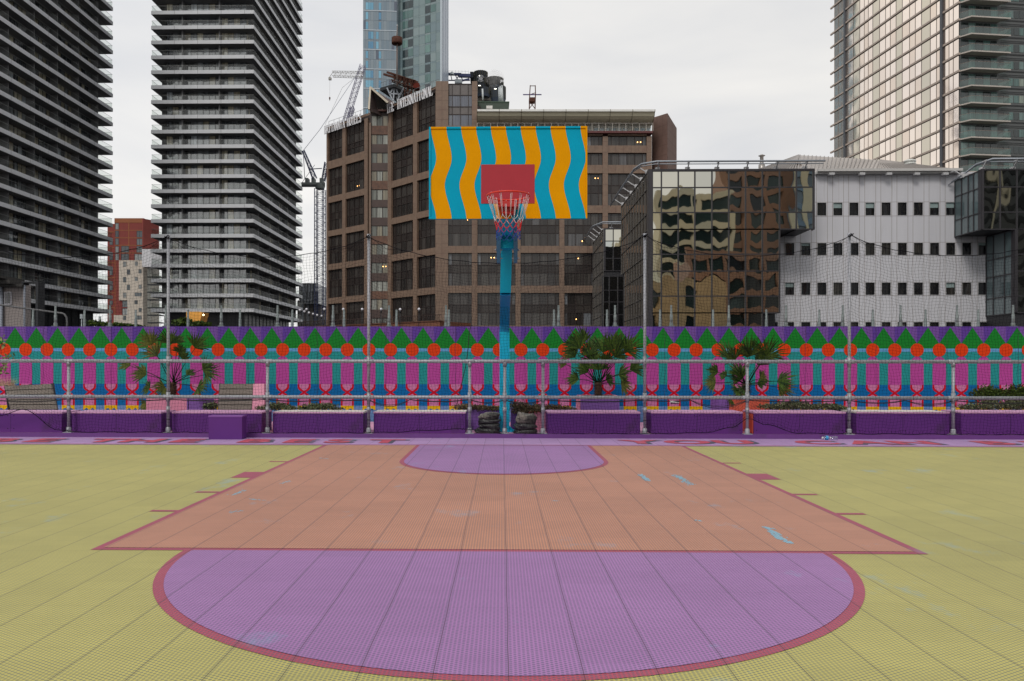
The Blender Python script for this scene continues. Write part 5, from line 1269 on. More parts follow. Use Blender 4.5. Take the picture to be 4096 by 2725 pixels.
st = MB(); a, b = dp(1880, 310, D_-2), dp(1893, 287, D_-2); st.box(a.x, b.x, a.y, a.y+10, a.z, b.z); part(st, 'hoist_box', bt, M_blk)
st = MB(); a, b = dp(1905, 415, D_+5), dp(2012, 382, D_+5); st.box(a.x, b.x, a.y, a.y+20, a.z, b.z)
for k in range(3): st.box(a.x+3, b.x-5, a.y-.3, a.y-.01, a.z+3*k+.6, a.z+3*k+1.6, 1)
part(st, 'concrete_core', bt, [mat('raw_concrete', S(140, 134, 124), rough=.9, var=.2, vs=.3), M_dark])
st = MB(); q = dp(1923, 325, D_-8); yl = q.y-4
for k, ch in enumerate('CONSORT'):
    an = math.radians(160-k*23.3); r = 1.55
    textmesh(st, ch, lambda u, v, d, an=an: (q.x+r*math.cos(an)+u*math.sin(an)-(-v)*math.cos(an)*1.0, yl, q.z+r*math.sin(an)+v*math.sin(an)-u*math.cos(an)), .8, 0)
for k, ch in enumerate('PLACE'):
    an = math.radians(222+k*24); r = 1.6
    textmesh(st, ch, lambda u, v, d, an=an: (q.x+r*math.cos(an)-u*math.sin(an)-v*math.cos(an), yl, q.z+r*math.sin(an)+u*math.cos(an)-v*math.sin(an)), .8, 0)
for rr_ in (.9, .6): st.tube([(q.x+rr_*math.cos(2*math.pi*k/20), yl, q.z+rr_*math.sin(2*math.pi*k/20)) for k in range(21)], .08, 4)
st.beam((q.x-.6, yl, q.z), (q.x+.6, yl, q.z), .1); st.beam((q.x, yl, q.z-.6), (q.x, yl, q.z+.6), .1)
q2 = dp(2010, 334, D_-8); textmesh(st, 'JRL', lambda u, v, d: (q2.x+u, yl+1, q2.z+v), 1.7, 0, off=.03)
part(st, 'lettering', bt, M_sign)
st = MB(); 
for px, py in ((1918, 303), ): 
    a = dp(px, py, D_-9); st.lathe([(0, -.3), (.3, 0), (0, .3)], tuple(a), 8)
for px, py in ((1918, 343), (1981, 356)): a = dp(px, py, D_-9); st.box(a.x-.5, a.x+.6, a.y-.2, a.y, a.z-.12, a.z+.12)
part(st, 'site_lamp', bt, emit('site_light', (1, .95, .8), 5))
# steam
sm = bpy.data.materials.new('steam'); sm.use_nodes = True; t_ = sm.node_tree; t_.nodes.clear(); o_ = N(t_, 'ShaderNodeOutputMaterial'); v_ = N(t_, 'ShaderNodeVolumePrincipled'); v_.inputs['Density'].default_value = .22; v_.inputs['Color'].default_value = (.9, .87, .85, 1)
t_.links.new(v_.outputs[0], o_.inputs['Volume'])
import bmesh
bm = bmesh.new()
for px, py, r in ((1968, 345, .55), (1973, 333, .9), (1968, 318, 1.2), (1980, 306, 1.5), (1990, 312, 1.2), (1963, 306, .9)):
    c = dp(px, py, 131); mt = Matrix.Translation(c)@Matrix.Diagonal((r, r*.5, r*.8, 1)); bmesh.ops.create_icosphere(bm, subdivisions=2, radius=1, matrix=mt)
for v in bm.verts: v.co += Vector((random.uniform(-.12, .12), 0, random.uniform(-.12, .12)))
me = bpy.data.meshes.new('steam'); bm.to_mesh(me); bm.free(); me.materials.append(sm)
so_ = bpy.data.objects.new('steam', me); sc.collection.objects.link(so_); props(so_, 'thin pale steam puff drifting above the hotel roof pipes', 'steam', kind='stuff')

# ------------------------------------------------------------------ cranes
M_cb = mat('crane_blue', S(58, 66, 104), rough=.5, metal=.2); M_cg = mat('crane_grey', S(150, 148, 142), rough=.5)
t = thing('tower_crane', 'tower crane with a blue lattice mast between the balcony tower and the hotel', 'crane', tuple(dp(1280, CY, 205)))
st = MB(); D_ = 205; a = dp(1270, CY, D_); zt = dp(1280, 757, D_).z
lattice(st, (dp(1280, CY, D_).x, dp(1280, CY, D_).y, 0), (dp(1280, CY, D_).x, dp(1280, CY, D_).y, zt), 2.35, 2.35, 44, .11, m=0, br=.04)
xx = dp(1280, CY, D_).x
for o_ in (-.6, .55): st.tube([(xx+o_, dp(1280, CY, D_).y, 0), (xx+o_, dp(1280, CY, D_).y, zt)], .11, 4)
part(st, 'mast', t, M_cb)
st = MB(); st.prism([pl(1205, D_-1), pl(1300, D_-1), pl(1300, D_+2), pl(1205, D_+2)], dp(1250, 742, D_).z, dp(1250, 733, D_).z); 
for px in (1225, 1250, 1283): a, b = dp(px-5, 733, D_-.5), dp(px+7, 712, D_-.5); st.box(a.x, b.x, a.y, a.y+2, a.z, b.z)
c = dp(1280, 745, D_); st.lathe([(1.1, 0), (1.3, .6), (1.2, 1.4)], (c.x, c.y, c.z-.8), 10); part(st, 'slewing_deck', t, mat('crane_deck', S(112, 118, 116), rough=.6, var=.2, vs=.5))
st = MB(); lattice(st, dp(1259, 715, D_), dp(1213, 603, D_), 1.0, .5, 12, .12, br=.06)
st.tube([dp(1213, 603, D_), dp(1219, 715, D_)], .08, 4); st.tube([dp(1259, 660, D_), dp(1205, 735, D_)], .06, 4); st.tube([dp(1238, 677, D_), dp(1288, 674, D_)], .12, 4)
st.tube([dp(1213, 603, D_), dp(1280, 518, D_), dp(1452, 262, D_+40)], .06, 4); lattice(st, dp(1293, 725, D_), dp(1306, 650, D_), .8, .8, 8, .1); part(st, 'boom', t, M_cb)
t = thing('luffing_crane', 'raised luffing lattice jib leaning against the left side of the pale glass tower', 'crane', tuple(dp(1378, 520, 300)))
st = MB(); D_ = 300; lattice(st, dp(1372, 520, D_), dp(1452, 262, D_), 1.9, 1.9, 26, .11, br=.045, up=(0, 1, 0)); lattice(st, dp(1384, 520, D_), dp(1410, 430, D_), 1.5, 1.5, 9, .13, br=.05)
part(st, 'jib', t, mat('crane_violet', S(104, 100, 130), rough=.5)); st = MB(); st.tube([dp(1300, 500, D_), dp(1370, 350, D_), dp(1428, 305, D_)], .05, 3); part(st, 'cable', t, M_dark)
t = thing('hammerhead_jib', 'level grey lattice jib with a hanging hook left of the pale glass tower', 'crane', tuple(dp(1400, 300, 290)))
st = MB(); D_ = 290; lattice(st, dp(1330, 297, D_), dp(1456, 300, D_), 1.7, 1.9, 12, .08, br=.04); st.tube([dp(1316, 312, D_), dp(1334, 286, D_)], .1, 4); a = dp(1320, 314, D_); st.box(a.x-.5, a.x+.5, a.y-.4, a.y+.4, a.z-.6, a.z+.3); part(st, 'jib', t, M_cg)
st = MB(); st.tube([dp(1319, 316, D_), dp(1319, 392, D_)], .03, 3); c = dp(1319, 396, D_); st.lathe([(0, -.9), (.3, .3), (.25, .6), (0, .65)], tuple(c), 8); part(st, 'hook', t, M_rust)
t = thing('site_crane_deck', 'crane machinery deck between the pale glass tower and the black tower', 'crane', tuple(dp(1835, 300, 400)))
st = MB(); D_ = 400; st.beam(dp(1790, 297, D_), dp(1845, 298, D_), 2, .8); st.beam(dp(1835, 303, D_), dp(1882, 304, D_), 2, 1.4); st.beam(dp(1790, 322, D_), dp(1880, 322, D_), 1, .3)
for a, b in (((1822, 302), (1830, 318)), ((1835, 303), (1826, 318)), ((1842, 305), (1850, 318)), ((1803, 300), (1808, 322)), ((1846, 326), (1878, 317)), ((1846, 322), (1878, 314))): st.beam(dp(*a, D_), dp(*b, D_), .4)
part(st, 'boom', t, M_cb); st = MB(); a, b = dp(1819, 331, D_-1), dp(1848, 317, D_-1); st.box(a.x, b.x, a.y, a.y+3, a.z, b.z); c = dp(1808, 300, D_-1); st.lathe([(1.2, 0), (1.0, 1.0), (.3, 1.6), (0, 1.7)], tuple(c), 8); part(st, 'machine_box', t, mat('duct_white', S(190, 196, 198)))
st = MB()
for px in range(1796, 1875, 13): st.tube([dp(px, 298, D_), dp(px, 282, D_)], .06, 3)
st.tube([dp(1795, 284, D_), dp(1872, 286, D_)], .05, 3); part(st, 'guard_rail', t, M_grey)

# dark mechanical block between tower and crane
t = thing('dark_office_block', 'dark stacked glass block low between the balcony tower and the crane mast', 'building', tuple(dp(1238, CY, 230)))
D_ = 230
for nm, pa_, pb_, yt, yb_ in (('upper_volume', 1196, 1264, 1133, 1200), ('middle_volume', 1200, 1274, 1166, 1215), ('lower_volume', 1190, 1268, 1196, 1310)):
    st = MB(); a, b = dp(pa_, yb_, D_+(5 if nm[0] == 'l' else 0)), dp(pb_, yt, D_); st.box(a.x, b.x, a.y, a.y+14, max(0, a.z) if nm[0] != 'l' else 0, b.z, 1 if nm[0] == 'l' else 0, .1)
    for k in range(6): xx = a.x+(b.x-a.x)*k/6; st.box(xx, xx+.15, a.y-.1, a.y-.005, max(a.z, 0)+.2, b.z-.2, 2)
    for k in range(2): st.box(a.x+(k*2+1)*.9, a.x+(k*2+1)*.9+.9, a.y-.06, a.y-.004, a.z+1, b.z-.5, 3)
    part(st, nm, t, [M_tg, mat('grey_brick', S(110, 104, 100), rough=.8), M_dark, mat('grey_blind', S(128, 132, 138))])

# ------------------------------------------------------------------ red and white flats
D_ = 300; rb = thing('red_flats', 'red brick and cream apartment block between the two banded towers', 'building', tuple(dp(515, CY, D_)))
M_rb = mat('red_brick', S(126, 58, 52), rough=.85, var=.12, vs=.4); M_ob = mat('orange_brick', S(140, 86, 56), rough=.85, var=.1, vs=.4); M_cr = mat('cream_render', S(192, 182, 170), rough=.8, var=.05, vs=.3)
fa = FR(pl(458, D_), pl(575, D_)); za_ = lambda py: fa.Z(515, py)
z7 = lambda y: za_(850+y/3.338); u7 = lambda x: fa.U(430+x/3.338)
st = MB(); fa.box(st, u7(92), u7(482), 0, 12, 0, z7(78), 0); fa.box(st, u7(92), u7(482), -.1, -.001, z7(138), z7(78), 1)
for yy in (240, 340, 440, 540): fa.box(st, u7(92), u7(482), -.06, -.001, z7(yy+5), z7(yy-5), 1)
fa.box(st, u7(277), u7(290), -.061, -.001, z7(640), z7(138), 1); fa.box(st, u7(95), u7(105), -.06, -.001, z7(1370), z7(640), 1)
part(st, 'brick_wall', rb, [M_rb, M_ob])
st = MB(); fa.box(st, u7(-10), u7(90), .5, 12, 0, z7(150), 0)
for yy in (260, 470, 670, 870, 1070, 1270): fa.box(st, u7(-10), u7(90), .4, .499, z7(yy+6), z7(yy-6), 1)
part(st, 'rear_wing', rb, [M_rb, M_ob])
st = MB(); fa.box(st, u7(160), u7(482), -.5, -.11, z7(1175), z7(642), 0); fa.box(st, u7(272), u7(482), -.5, -.11, 0, z7(1176), 0); fa.box(st, u7(92), u7(271), -.5, -.11, 0, z7(1372), 0)
fs = FR(tuple(fa.p(u7(482), -.5, 0))[:2], tuple(fa.p(u7(482)+3.4, 6, 0))[:2]); fs.box(st, 0, fs.L, 0, 4, 0, z7(660), 0)
part(st, 'cream_wall', rb, M_cr)
st = MB(); fs.box(st, .1, fs.L, .1, 4, z7(660), z7(84), 0); part(st, 'brick_return', rb, M_rb)
M_fw = glassmat('flat_window', [(0, (.05, .06, .07)), (.4, (.1, .12, .13)), (.8, (.25, .27, .27))], rough=.1); M_wf = mat('window_frame_dark', S(56, 60, 66))
WN = [(105, 143, 150, 228), (105, 245, 150, 330), (105, 347, 150, 432), (105, 452, 150, 535), (105, 553, 150, 638), (390, 248, 466, 333), (390, 350, 466, 434), (388, 452, 466, 536), (185, 450, 285, 535), (183, 553, 285, 638), (362, 555, 462, 638), (200, 1180, 270, 1265), (200, 1280, 270, 1368),
      (216, 660, 258, 728), (372, 660, 412, 714), (267, 763, 308, 832), (422, 763, 462, 816), (216, 866, 256, 935), (372, 866, 412, 918), (267, 968, 308, 1038), (424, 968, 464, 1022), (216, 1073, 258, 1140), (371, 1073, 464, 1122), (368, 1175, 410, 1226), (424, 1278, 464, 1330), (388, 1380, 462, 1432), (218, 1380, 256, 1440), (20, 375, 62, 430), (20, 570, 62, 635), (20, 765, 62, 835), (20, 970, 62, 1035), (20, 1175, 62, 1230)]
for (a, b, c, d) in WN:
    st = MB(); dd = -.52 if (a > 160 and b > 642 and not (a == 200)) else (.38 if a < 60 else -.07)
    fa.quad(st, u7(a), u7(c), dd-.02, z7(d), z7(b), 0, random.random())
    fa.box(st, u7(a), u7(c), dd-.08, dd-.03, z7(b+5), z7(b), 1); fa.box(st, u7(a), u7(a+4), dd-.08, dd-.03, z7(d), z7(b+5.1), 1); fa.box(st, u7(c-4), u7(c), dd-.08, dd-.03, z7(d), z7(b+5.1), 1); fa.box(st, u7((a+c)/2-2), u7((a+c)/2+2), dd-.08, dd-.03, z7(d), z7(b+5.1), 1)
    part(st, 'window', rb, [M_fw, M_wf])
for y in (490, 590): st = MB(); a = dp(430+460/3.338, 850+y/3.338, D_-4); st.prism([(a.x, a.y), (a.x+3.4, a.y), (a.x+13, a.y+5), (a.x+13, a.y+8), (a.x, a.y+8)], a.z-4.2*.9, a.z); part(st, 'balcony', rb, mat('white_render', S(200, 200, 204)))
for y in (740, 840, 945, 1045, 1150, 1250, 1350):
    st = MB(); a = dp(430+530/3.338, 850+y/3.338, D_-2); st.box(a.x, a.x+5, a.y, a.y+3, a.z-3.6, a.z-3.2, 0); st.box(a.x, a.x+.08, a.y, a.y+3, a.z-3.2, a.z-.2, 1); st.box(a.x+.1, a.x+5, a.y, a.y+.08, a.z-3.2, a.z-.2, 1); part(st, 'balcony', rb, [M_dark, M_bal])

# ------------------------------------------------------------------ white office building with mirror glass boxes
YO = 78.0; YG = 73.7
wb = thing('white_office', 'white panelled office building with small square windows on the right', 'building', (XA(3500, YO), YO, 0))
M_wp = mat('white_panel', S(198, 198, 204), rough=.45, var=.045, vs=.8, stretch=(2.2, 2.2, .12), stain=(S(150, 146, 144), 1.6, .60, .35)); M_gap = mat('panel_gap', S(138, 130, 126), rough=.8)
M_ow = glassmat('office_window', [(0, (.012, .012, .014)), (.5, (.03, .028, .026)), (.75, (.016, .016, .018))], rough=.05, spec=.8, wob=.25, ws=(1.6, 1.6, .5), curtain=.9)
fo = FR((XA(3100, YO), YO), (XA(4300, YO), YO)); zo = lambda py: fo.Z(3500, py); uo = lambda px: fo.U(px)
RW = [(811, 862, 3268.5, 9), (972.5, 1021, 3140.5, 13), (1131, 1180, 3140.5, 13), (1289, 1338, 3076, 15)]
st = MB(); PT = 64.35; WW = 36
ztop_ = zo(690); prevb = ztop_
for (yt, yb_, xs_, n) in RW:
    fo.box(st, 0, fo.L, 0, 1, zo(yt), prevb, 0)
    edges_ = []
    x_end = fo.L; cur = 0
    for k in range(n):
        a, b = uo(xs_+k*PT), uo(xs_+k*PT+WW-1); 
        if a <= cur: cur = b; continue
        fo.box(st, cur, a, 0, 1, zo(yb_), zo(yt), 0); cur = b
    fo.box(st, cur, fo.L, 0, 1, zo(yb_), zo(yt), 0); prevb = zo(yb_)
fo.box(st, 0, fo.L, 0, 1, 0, prevb, 0); fo.box(st, 0, fo.L, 1.01, 30, 0, ztop_-.6, 0)
for k in range(-1, 19):
    x_ = 3140.5+k*PT
    for dx in (-4, 40): fo.box(st, uo(x_+dx)-.016, uo(x_+dx)+.016, -.004, 0.01, 0, zo(702), 1)
for (yt, yb_, xs_, n) in RW:
    for yy in (yt-2.5, yb_+2.5): fo.box(st, 0, fo.L, -.004, .01, zo(yy)-.016, zo(yy)+.016, 1)
fo.box(st, 0, fo.L, -.004, .01, zo(698)-.03, zo(698)+.03, 1)
part(st, 'wall', wb, [M_wp, M_gap])
for (yt, yb_, xs_, n) in RW:
    for k in range(n):
        a, b = uo(xs_+k*PT), uo(xs_+k*PT+WW-1); m = MB(); v = random.random()
        if a < 0: continue
        fo.quad(m, a, b, .12, zo(yb_), zo(yt), 0, v)
        fo.box(m, a-.05, b+.05, -.03, .0, zo(yt), zo(yt)+.06, 1); fo.box(m, a-.05, b+.05, -.03, .0, zo(yb_)-.06, zo(yb_), 1); fo.box(m, a-.06, a, -.03, .12, zo(yb_), zo(yt), 1); fo.box(m, b, b+.06, -.03, .12, zo(yb_), zo(yt), 1)
        if random.random() < .3: fo.quad(m, a, b, .11, zo(yt)-(zo(yt)-zo(yb_))*random.choice((.2, .35, .4)), zo(yt), 2)
        part(m, 'window', wb, [M_ow, mat('window_trim', S(176, 176, 178), rough=.5), mat('blind', S(138, 156, 156))])
# roof
st = MB()
zE = zo(684); ed = [(XA(2925, YO+1), YO-.6), (XA(3818, YO-.6), YO-.6)]
yr = YO+17
R1_, R2_ = Vector((XA(3195, yr), yr, ZA(3195, 621, yr))), Vector((XA(3520, yr), yr, ZA(3520, 641, yr)))
A_, B_, C2, D2 = Vector((XA(2925, 82), YO+2, zE)), Vector((XA(3818, YO-.6), YO-.6, zE)), Vector((XA(3818, YO)+6, YO+36, zE)), Vector((XA(2925, 82), YO+36, zE))
st.face([A_, B_, R2_, R1_], 0); st.face([B_, C2, R2_], 0); st.face([A_, R1_, D2], 0); st.face([D2, R1_, R2_, C2], 0)
for k in range(1, 56):
    q = k/56; e0 = A_.lerp(B_, q)
    tgt = R1_.lerp(R2_, max(0, min(1, (q-.28)/.36)))
    st.beam(e0+Vector((0, 0, .04)), tgt+Vector((0, 0, .04)), .10, .10, 1)
fo.box(st, uo(3258), uo(3830), -.9, -.6, zo(693), zo(683), 2); fo.box(st, uo(3258), uo(3830), -.6, 1.2, zo(699), zo(690), 2)
part(st, 'roof', wb, [mat('roof_sheet', S(178, 172, 168), rough=.4, var=.08, vs=.6, metal=.2), mat('roof_rib', S(140, 134, 130), rough=.4), mat('gutter', S(186, 184, 182))])
st = MB()
for px in (3330, 3452, 3560, 3672, 3786):
    a = at(px-12, 699, YO-.9); st.box(a.x, a.x+.5, a.y, a.y+.4, a.z, a.z+.22); st.beam(a+Vector((.4, .2, .1)), a+Vector((.8, .6, .35)), .06)
part(st, 'floodlight', wb, mat('window_trim', S(176, 176, 178)))
m = MB(); c = at(3047, 664, 92); m.lathe([(.36, -.5), (.36, .12), (.22, .2), (.19, 1.05), (.30, 1.1), (.39, 1.16), (.12, 1.3), (0, 1.31)], tuple(c), 16); single(m, 'roof_flue', mat('steel_flue', S(150, 146, 142), rough=.35, metal=.6), 'capped steel flue on the metal roof above the mirror glass', 'chimney', tuple(c))
m = MB(); c = at(3639, 664, 86); m.lathe([(.35, -.3), (.35, .08), (.6, .1), (.63, .22), (.48, .26), (.5, .4), (.62, .42), (.6, .55), (.35, .66), (0, .68)], tuple(c), 20); single(m, 'roof_vent', mat('vent_white', S(206, 208, 204), rough=.4), 'white mushroom ventilator on the metal roof below the bronze tower', 'roof vent', tuple(c))
m = MB(); c = at(3173, 662, 88); m.box(c.x-1, c.x+1, c.y, c.y+1.5, c.z-.3, c.z+.1); m.box(c.x-.8, c.x+.8, c.y-.1, c.y+1.3, c.z+.12, c.z+.5); single(m, 'roof_louvre', mat('louvre_grey', S(168, 160, 154)), 'low grey louvre box on the metal roof right of the flue', 'roof vent', tuple(c))
# mirror glass volumes
M_mir = glassmat('mirror_glass', [(0, (.52, .51, .45)), (.3, (.58, .56, .48)), (.7, (.50, .52, .49))], rough=.015, metal=1.0, wob=.022, ws=(.8, .8, .30))
M_mirs = glassmat('mirror_glass_side', [(0, (.30, .24, .17)), (.5, (.24, .19, .14)), (.8, (.34, .28, .2))], rough=.03, metal=.9, wob=.03, ws=(.6, .6, .4))
M_mfr = mat('black_frame', S(60, 58, 62), rough=.4, metal=.3); M_und = mat('box_soffit', S(40, 40, 44), rough=.5)
def gridglass(fr, m, us, zs, mi, fw=.06, fm=1):
    for a, b in zip(us[:-1], us[1:]):
        for z1q, z0q in zip(zs[:-1], zs[1:]): fr.quad(m, a, b, 0, z0q, z1q, mi, random.random())
    for u in us: fr.box(m, u-fw, u+fw, -.07, .02, zs[-1], zs[0], fm)
    for z in zs: fr.box(m, us[0], us[-1], -.072, .021, z-fw*.8, z+fw*.8, fm)
mg = thing('mirror_glass_block', 'tall mirror glass box with rippled building reflections, stepped at its right', 'building', (XA(2900, YG), YG, 0))
fg = FR((XA(2591, YG), YG), (XA(3258, YG), YG)); zg = lambda zy_: fg.Z(2900, 640+zy_/2.34); ug = lambda zx: fg.U(2300+zx/2.34)
cols_ = [722, 807, 965, 1120, 1280, 1438, 1595, 1752, 1913, 2070, 2228]; rws = [103, 258, 492, 650, 883, 1041, 1275, 1432, 1590, 1830]
m = MB(); gridglass(fg, m, [ug(c) for c in cols_], [zg(r) for r in rws[:4]], 0)
fg.box(m, ug(722), ug(2240), -.09, .6, zg(103), zg(86), 1); fg.box(m, ug(2228)+.061, ug(2240), -.09, .6, zg(655), zg(103), 1)
part(m, 'upper_glazing', mg, [M_mir, M_mfr])
m = MB(); gridglass(fg, m, [ug(c) for c in cols_[:9]], [zg(r) for r in rws[3:8]], 0); part(m, 'lower_glazing', mg, [M_mir, M_mfr])
m = MB(); gridglass(fg, m, [ug(c) for c in cols_[:8]], [zg(r) for r in rws[7:]], 0); part(m, 'base_glazing', mg, [M_mir, M_mfr])
m = MB(); fg.box(m, ug(684), ug(720), -.1, .9, 0, zg(86), 0); part(m, 'corner_column', mg, M_mfr)
m = MB(); xl, xr = fg.p(ug(722), 0, 0).x, fg.p(ug(1752), 0, 0).x
m.box(fg.p(ug(690), 0, 0).x, fg.p(ug(2226), 0, 0).x, YG+.1, YO-.02, zg(650)+.05, zg(90), 0); m.box(fg.p(ug(690), 0, 0).x, fg.p(ug(1905), 0, 0).x, YG+.1, YO-.02, zg(1436), zg(650), 0); m.box(fg.p(ug(690), 0, 0).x, xr, YG+.1, YO-.02, 0, zg(1436)-.01, 0)
m.box(fg.p(ug(690), 0, 0).x+.1, XA(3100, YO), YO, 90, 0, zg(90), 0)
for xx in (2070,): m.beam((fg.p(ug(xx), 0, 0).x, YG+.2, zg(655)), (fg.p(ug(xx), 0, 0).x, YO, zg(655)), .1, .1, 1)
part(m, 'body', mg, [M_und, M_mfr])
xs_ = fg.p(ug(690), 0, 0).x
fsd = FR((xs_-.02, 90.3), (xs_-.02, YG+.2)); us_ = [fsd.L*k/10 for k in range(11)]
m = MB(); gridglass(fsd, m, us_[0:], [zg(r) for r in rws[:5]], 0, fw=.05); 
fs2 = FR((xs_-.025, 88), (xs_-.025, YG+.2)); gridglass(fs2, m, [fs2.L*k/9 for k in range(10)], [zg(r) for r in rws[4:]], 0, fw=.05)
part(m, 'side_glazing', mg, [M_mirs, mat('side_frame', S(96, 94, 92), metal=.3, rough=.4)])
# roof rail with white brackets
def roofrail(parent, pts, brackets):
    m = MB(); m.tube(pts, .09, 6); m.tube([p+Vector((0, .5, -.12)) for p in pts], .05, 5); part(m, 'roof_rail', parent, M_lgt)
    for a, b in brackets:
        m = MB(); m.beam(a, b, .09); m.beam(b, b+Vector((0, .6, .0)), .09); a2 = a+Vector((0, 0, 0)); m.box(a.x-.2, a.x+.2, a.y-.15, a.y+.15, a.z-.1, a.z+.25); part(m, 'bracket', parent, mat('bracket_white', S(188, 188, 190), rough=.45))
zrr = ZA(2900, 645, YG-.6); zt0 = zg(86)
roofrail(mg, [Vector((xs_-1.0, 92, zrr-.1)), Vector((xs_-1.0, 84, zrr)), Vector((xs_-1, 76, zrr)), Vector((xs_-.6, 74, zrr)), Vector((xs_+.6, YG-.6, zrr)), Vector((XA(3290, YG), YG-.6, zrr))],
         [(Vector((XA(p, YG), YG+.3, zt0)), Vector((XA(p, YG), YG-.4, zrr))) for p in (2632, 2752, 2870, 2988, 3106, 3222)]+[(Vector((xs_+.1, y_, zt0)), Vector((xs_-.8, y_, zrr))) for y_ in (75, 78, 81, 84, 87, 90)])
# small mirror box further left
sg = thing('small_mirror_box', 'smaller cream reflecting glass box between the hotel and the big mirror block', 'building', (XA(2450, 105), 105, 0))
YS2 = 105.5; f4 = FR((XA(2417, YS2), YS2), (XA(2512, YS2), YS2)); z4 = lambda zy_: f4.Z(2450, 640+zy_/2.34); u4 = lambda zx: f4.U(2300+zx/2.34)
m = MB(); gridglass(f4, m, [u4(c) for c in (281, 357, 435, 500)], [z4(r) for r in (648, 760, 922, 1038)], 0, fw=.06); f4.box(m, u4(268), u4(280), -.1, .5, z4(1040), z4(642), 1); f4.box(m, u4(280), u4(500), -.1, .4, z4(648), z4(640), 1)
part(m, 'upper_glazing', sg, [M_mir, M_mfr])
m = MB(); gridglass(f4, m, [u4(c) for c in (255, 320, 400, 500)], [z4(r) for r in (1090, 1220, 1330, 1450, 1600, 1760)], 0, fw=.06); part(m, 'lower_glazing', sg, [M_mir, M_mfr])
m = MB(); x_ = f4.p(u4(268), 0, 0).x; m.box(x_, x_+8, YS2+.1, 117, 0, z4(650), 0); part(m, 'body', sg, [M_und])
f5 = FR((x_-.02, 117.5), (x_-.02, YS2)); m = MB(); gridglass(f5, m, [f5.L*k/7 for k in range(8)], [z4(r) for r in (648, 760, 922, 1038, 1220, 1330, 1450, 1700)], 0, fw=.05); part(m, 'side_glazing', sg, [M_mirs, MATS['side_frame']])
zr4 = ZA(2450, 892, YS2); zt4 = z4(645)
roofrail(sg, [Vector((x_-1.2, 121, zr4-.1)), Vector((x_-1.2, 108, zr4)), Vector((x_-.2, YS2-.6, zr4)), Vector((x_+5, YS2-.6, zr4))], [(Vector((x_+.1, y_, zt4)), Vector((x_-.9, y_, zr4))) for y_ in (107, 110, 113, 116)]+[(Vector((x_+1, YS2+.3, zt4)), Vector((x_+1, YS2-.4, zr4)))])
# right-hand glass box
rg = thing('dark_glass_box', 'dark overhanging glass box at the right edge of the white office', 'building', (XA(4000, YG), YG, 0))
f6 = FR((XA(3927, YG), YG), (XA(4400, YG), YG)); xr6 = XA(3927, YG)
zr_ = lambda zy_: f6.Z(4010, 640+zy_/2.34); u6 = lambda zx: f6.U(3096+zx/2.34)
M_dg = glassmat('dark_mirror', [(0, (.30, .30, .28)), (.5, (.26, .27, .26)), (.8, (.34, .33, .30))], rough=.02, metal=1.0, wob=.05, ws=(.8, .8, .25)); M_sg = glassmat('grey_green_glass', [(0, (.10, .14, .15)), (.5, (.14, .18, .19)), (.8, (.08, .11, .12))], rough=.05, spec=.8)
m = MB(); gridglass(f6, m, [u6(c) for c in (1955, 2113, 2270, 2428, 2586)], [zr_(r) for r in (95, 255, 490, 650)], 0); f6.box(m, u6(1938), u6(1954), -.1, .5, zr_(650), zr_(84), 1); f6.box(m, u6(1954), u6(2700), -.1, .5, zr_(95), zr_(84), 1); part(m, 'upper_glazing', rg, [M_dg, M_mfr])
m = MB(); m.box(xr6+.02, xr6+30, YG+.1, YO-.02, zr_(650)+.05, zr_(90)); m.box(XA(4060, YG), xr6+30, YG+.1, YO-.02, 0, zr_(650)+.04)
xlow = XA(3962, YO-.1); part(m, 'body', rg, M_und)
f7 = FR((xr6-.02, YO), (xr6-.02, YG)); m = MB(); gridglass(f7, m, [f7.L*q for q in (0, .27, .52, .72, 1)], [zr_(r) for r in (95, 255, 490, 650)], 0, fw=.05); part(m, 'side_glazing', rg, [M_sg, M_mfr])
f8 = FR((xlow, YO), (xlow+.0, YG+.3)); xcol = XA(4058, YG); f8 = FR((XA(4060, YG)-.03, YO-.05), (XA(4060, YG)-.03, YG+.1)); m = MB(); gridglass(f8, m, [f8.L*q for q in (0, .27, .68, 1)], [zr_(r) for r in (655, 890, 1060, 1270, 1436)], 0, fw=.05); part(m, 'lower_side_glazing', rg, [M_sg, M_mfr])
m = MB(); gridglass(f6, m, [u6(c) for c in (2272, 2428, 2586)], [zr_(r) for r in (655, 883, 1041, 1275, 1430)], 0); f6.box(m, u6(2250), u6(2271), -.1, .5, zr_(1430), zr_(655), 1); part(m, 'lower_glazing', rg, [M_dg, M_mfr])
roofrail(rg, [Vector((XA(3790, YO), YO-.6, zr_(125))), Vector((XA(3850, YO-1), YO-1.5, zr_(50))), Vector((XA(3905, 75), 75, zr_(8))), Vector((xr6+.6, YG-.6, zr_(5))), Vector((xr6+12, YG-.6, zr_(5)))], [(Vector((XA(p, YG), YG+.3, zr_(88))), Vector((XA(p, YG), YG-.4, zr_(12)))) for p in (3935, 4058)]+[(Vector((xr6, 76.5, zr_(88))), Vector((xr6-.9, 76.5, zr_(30))))])

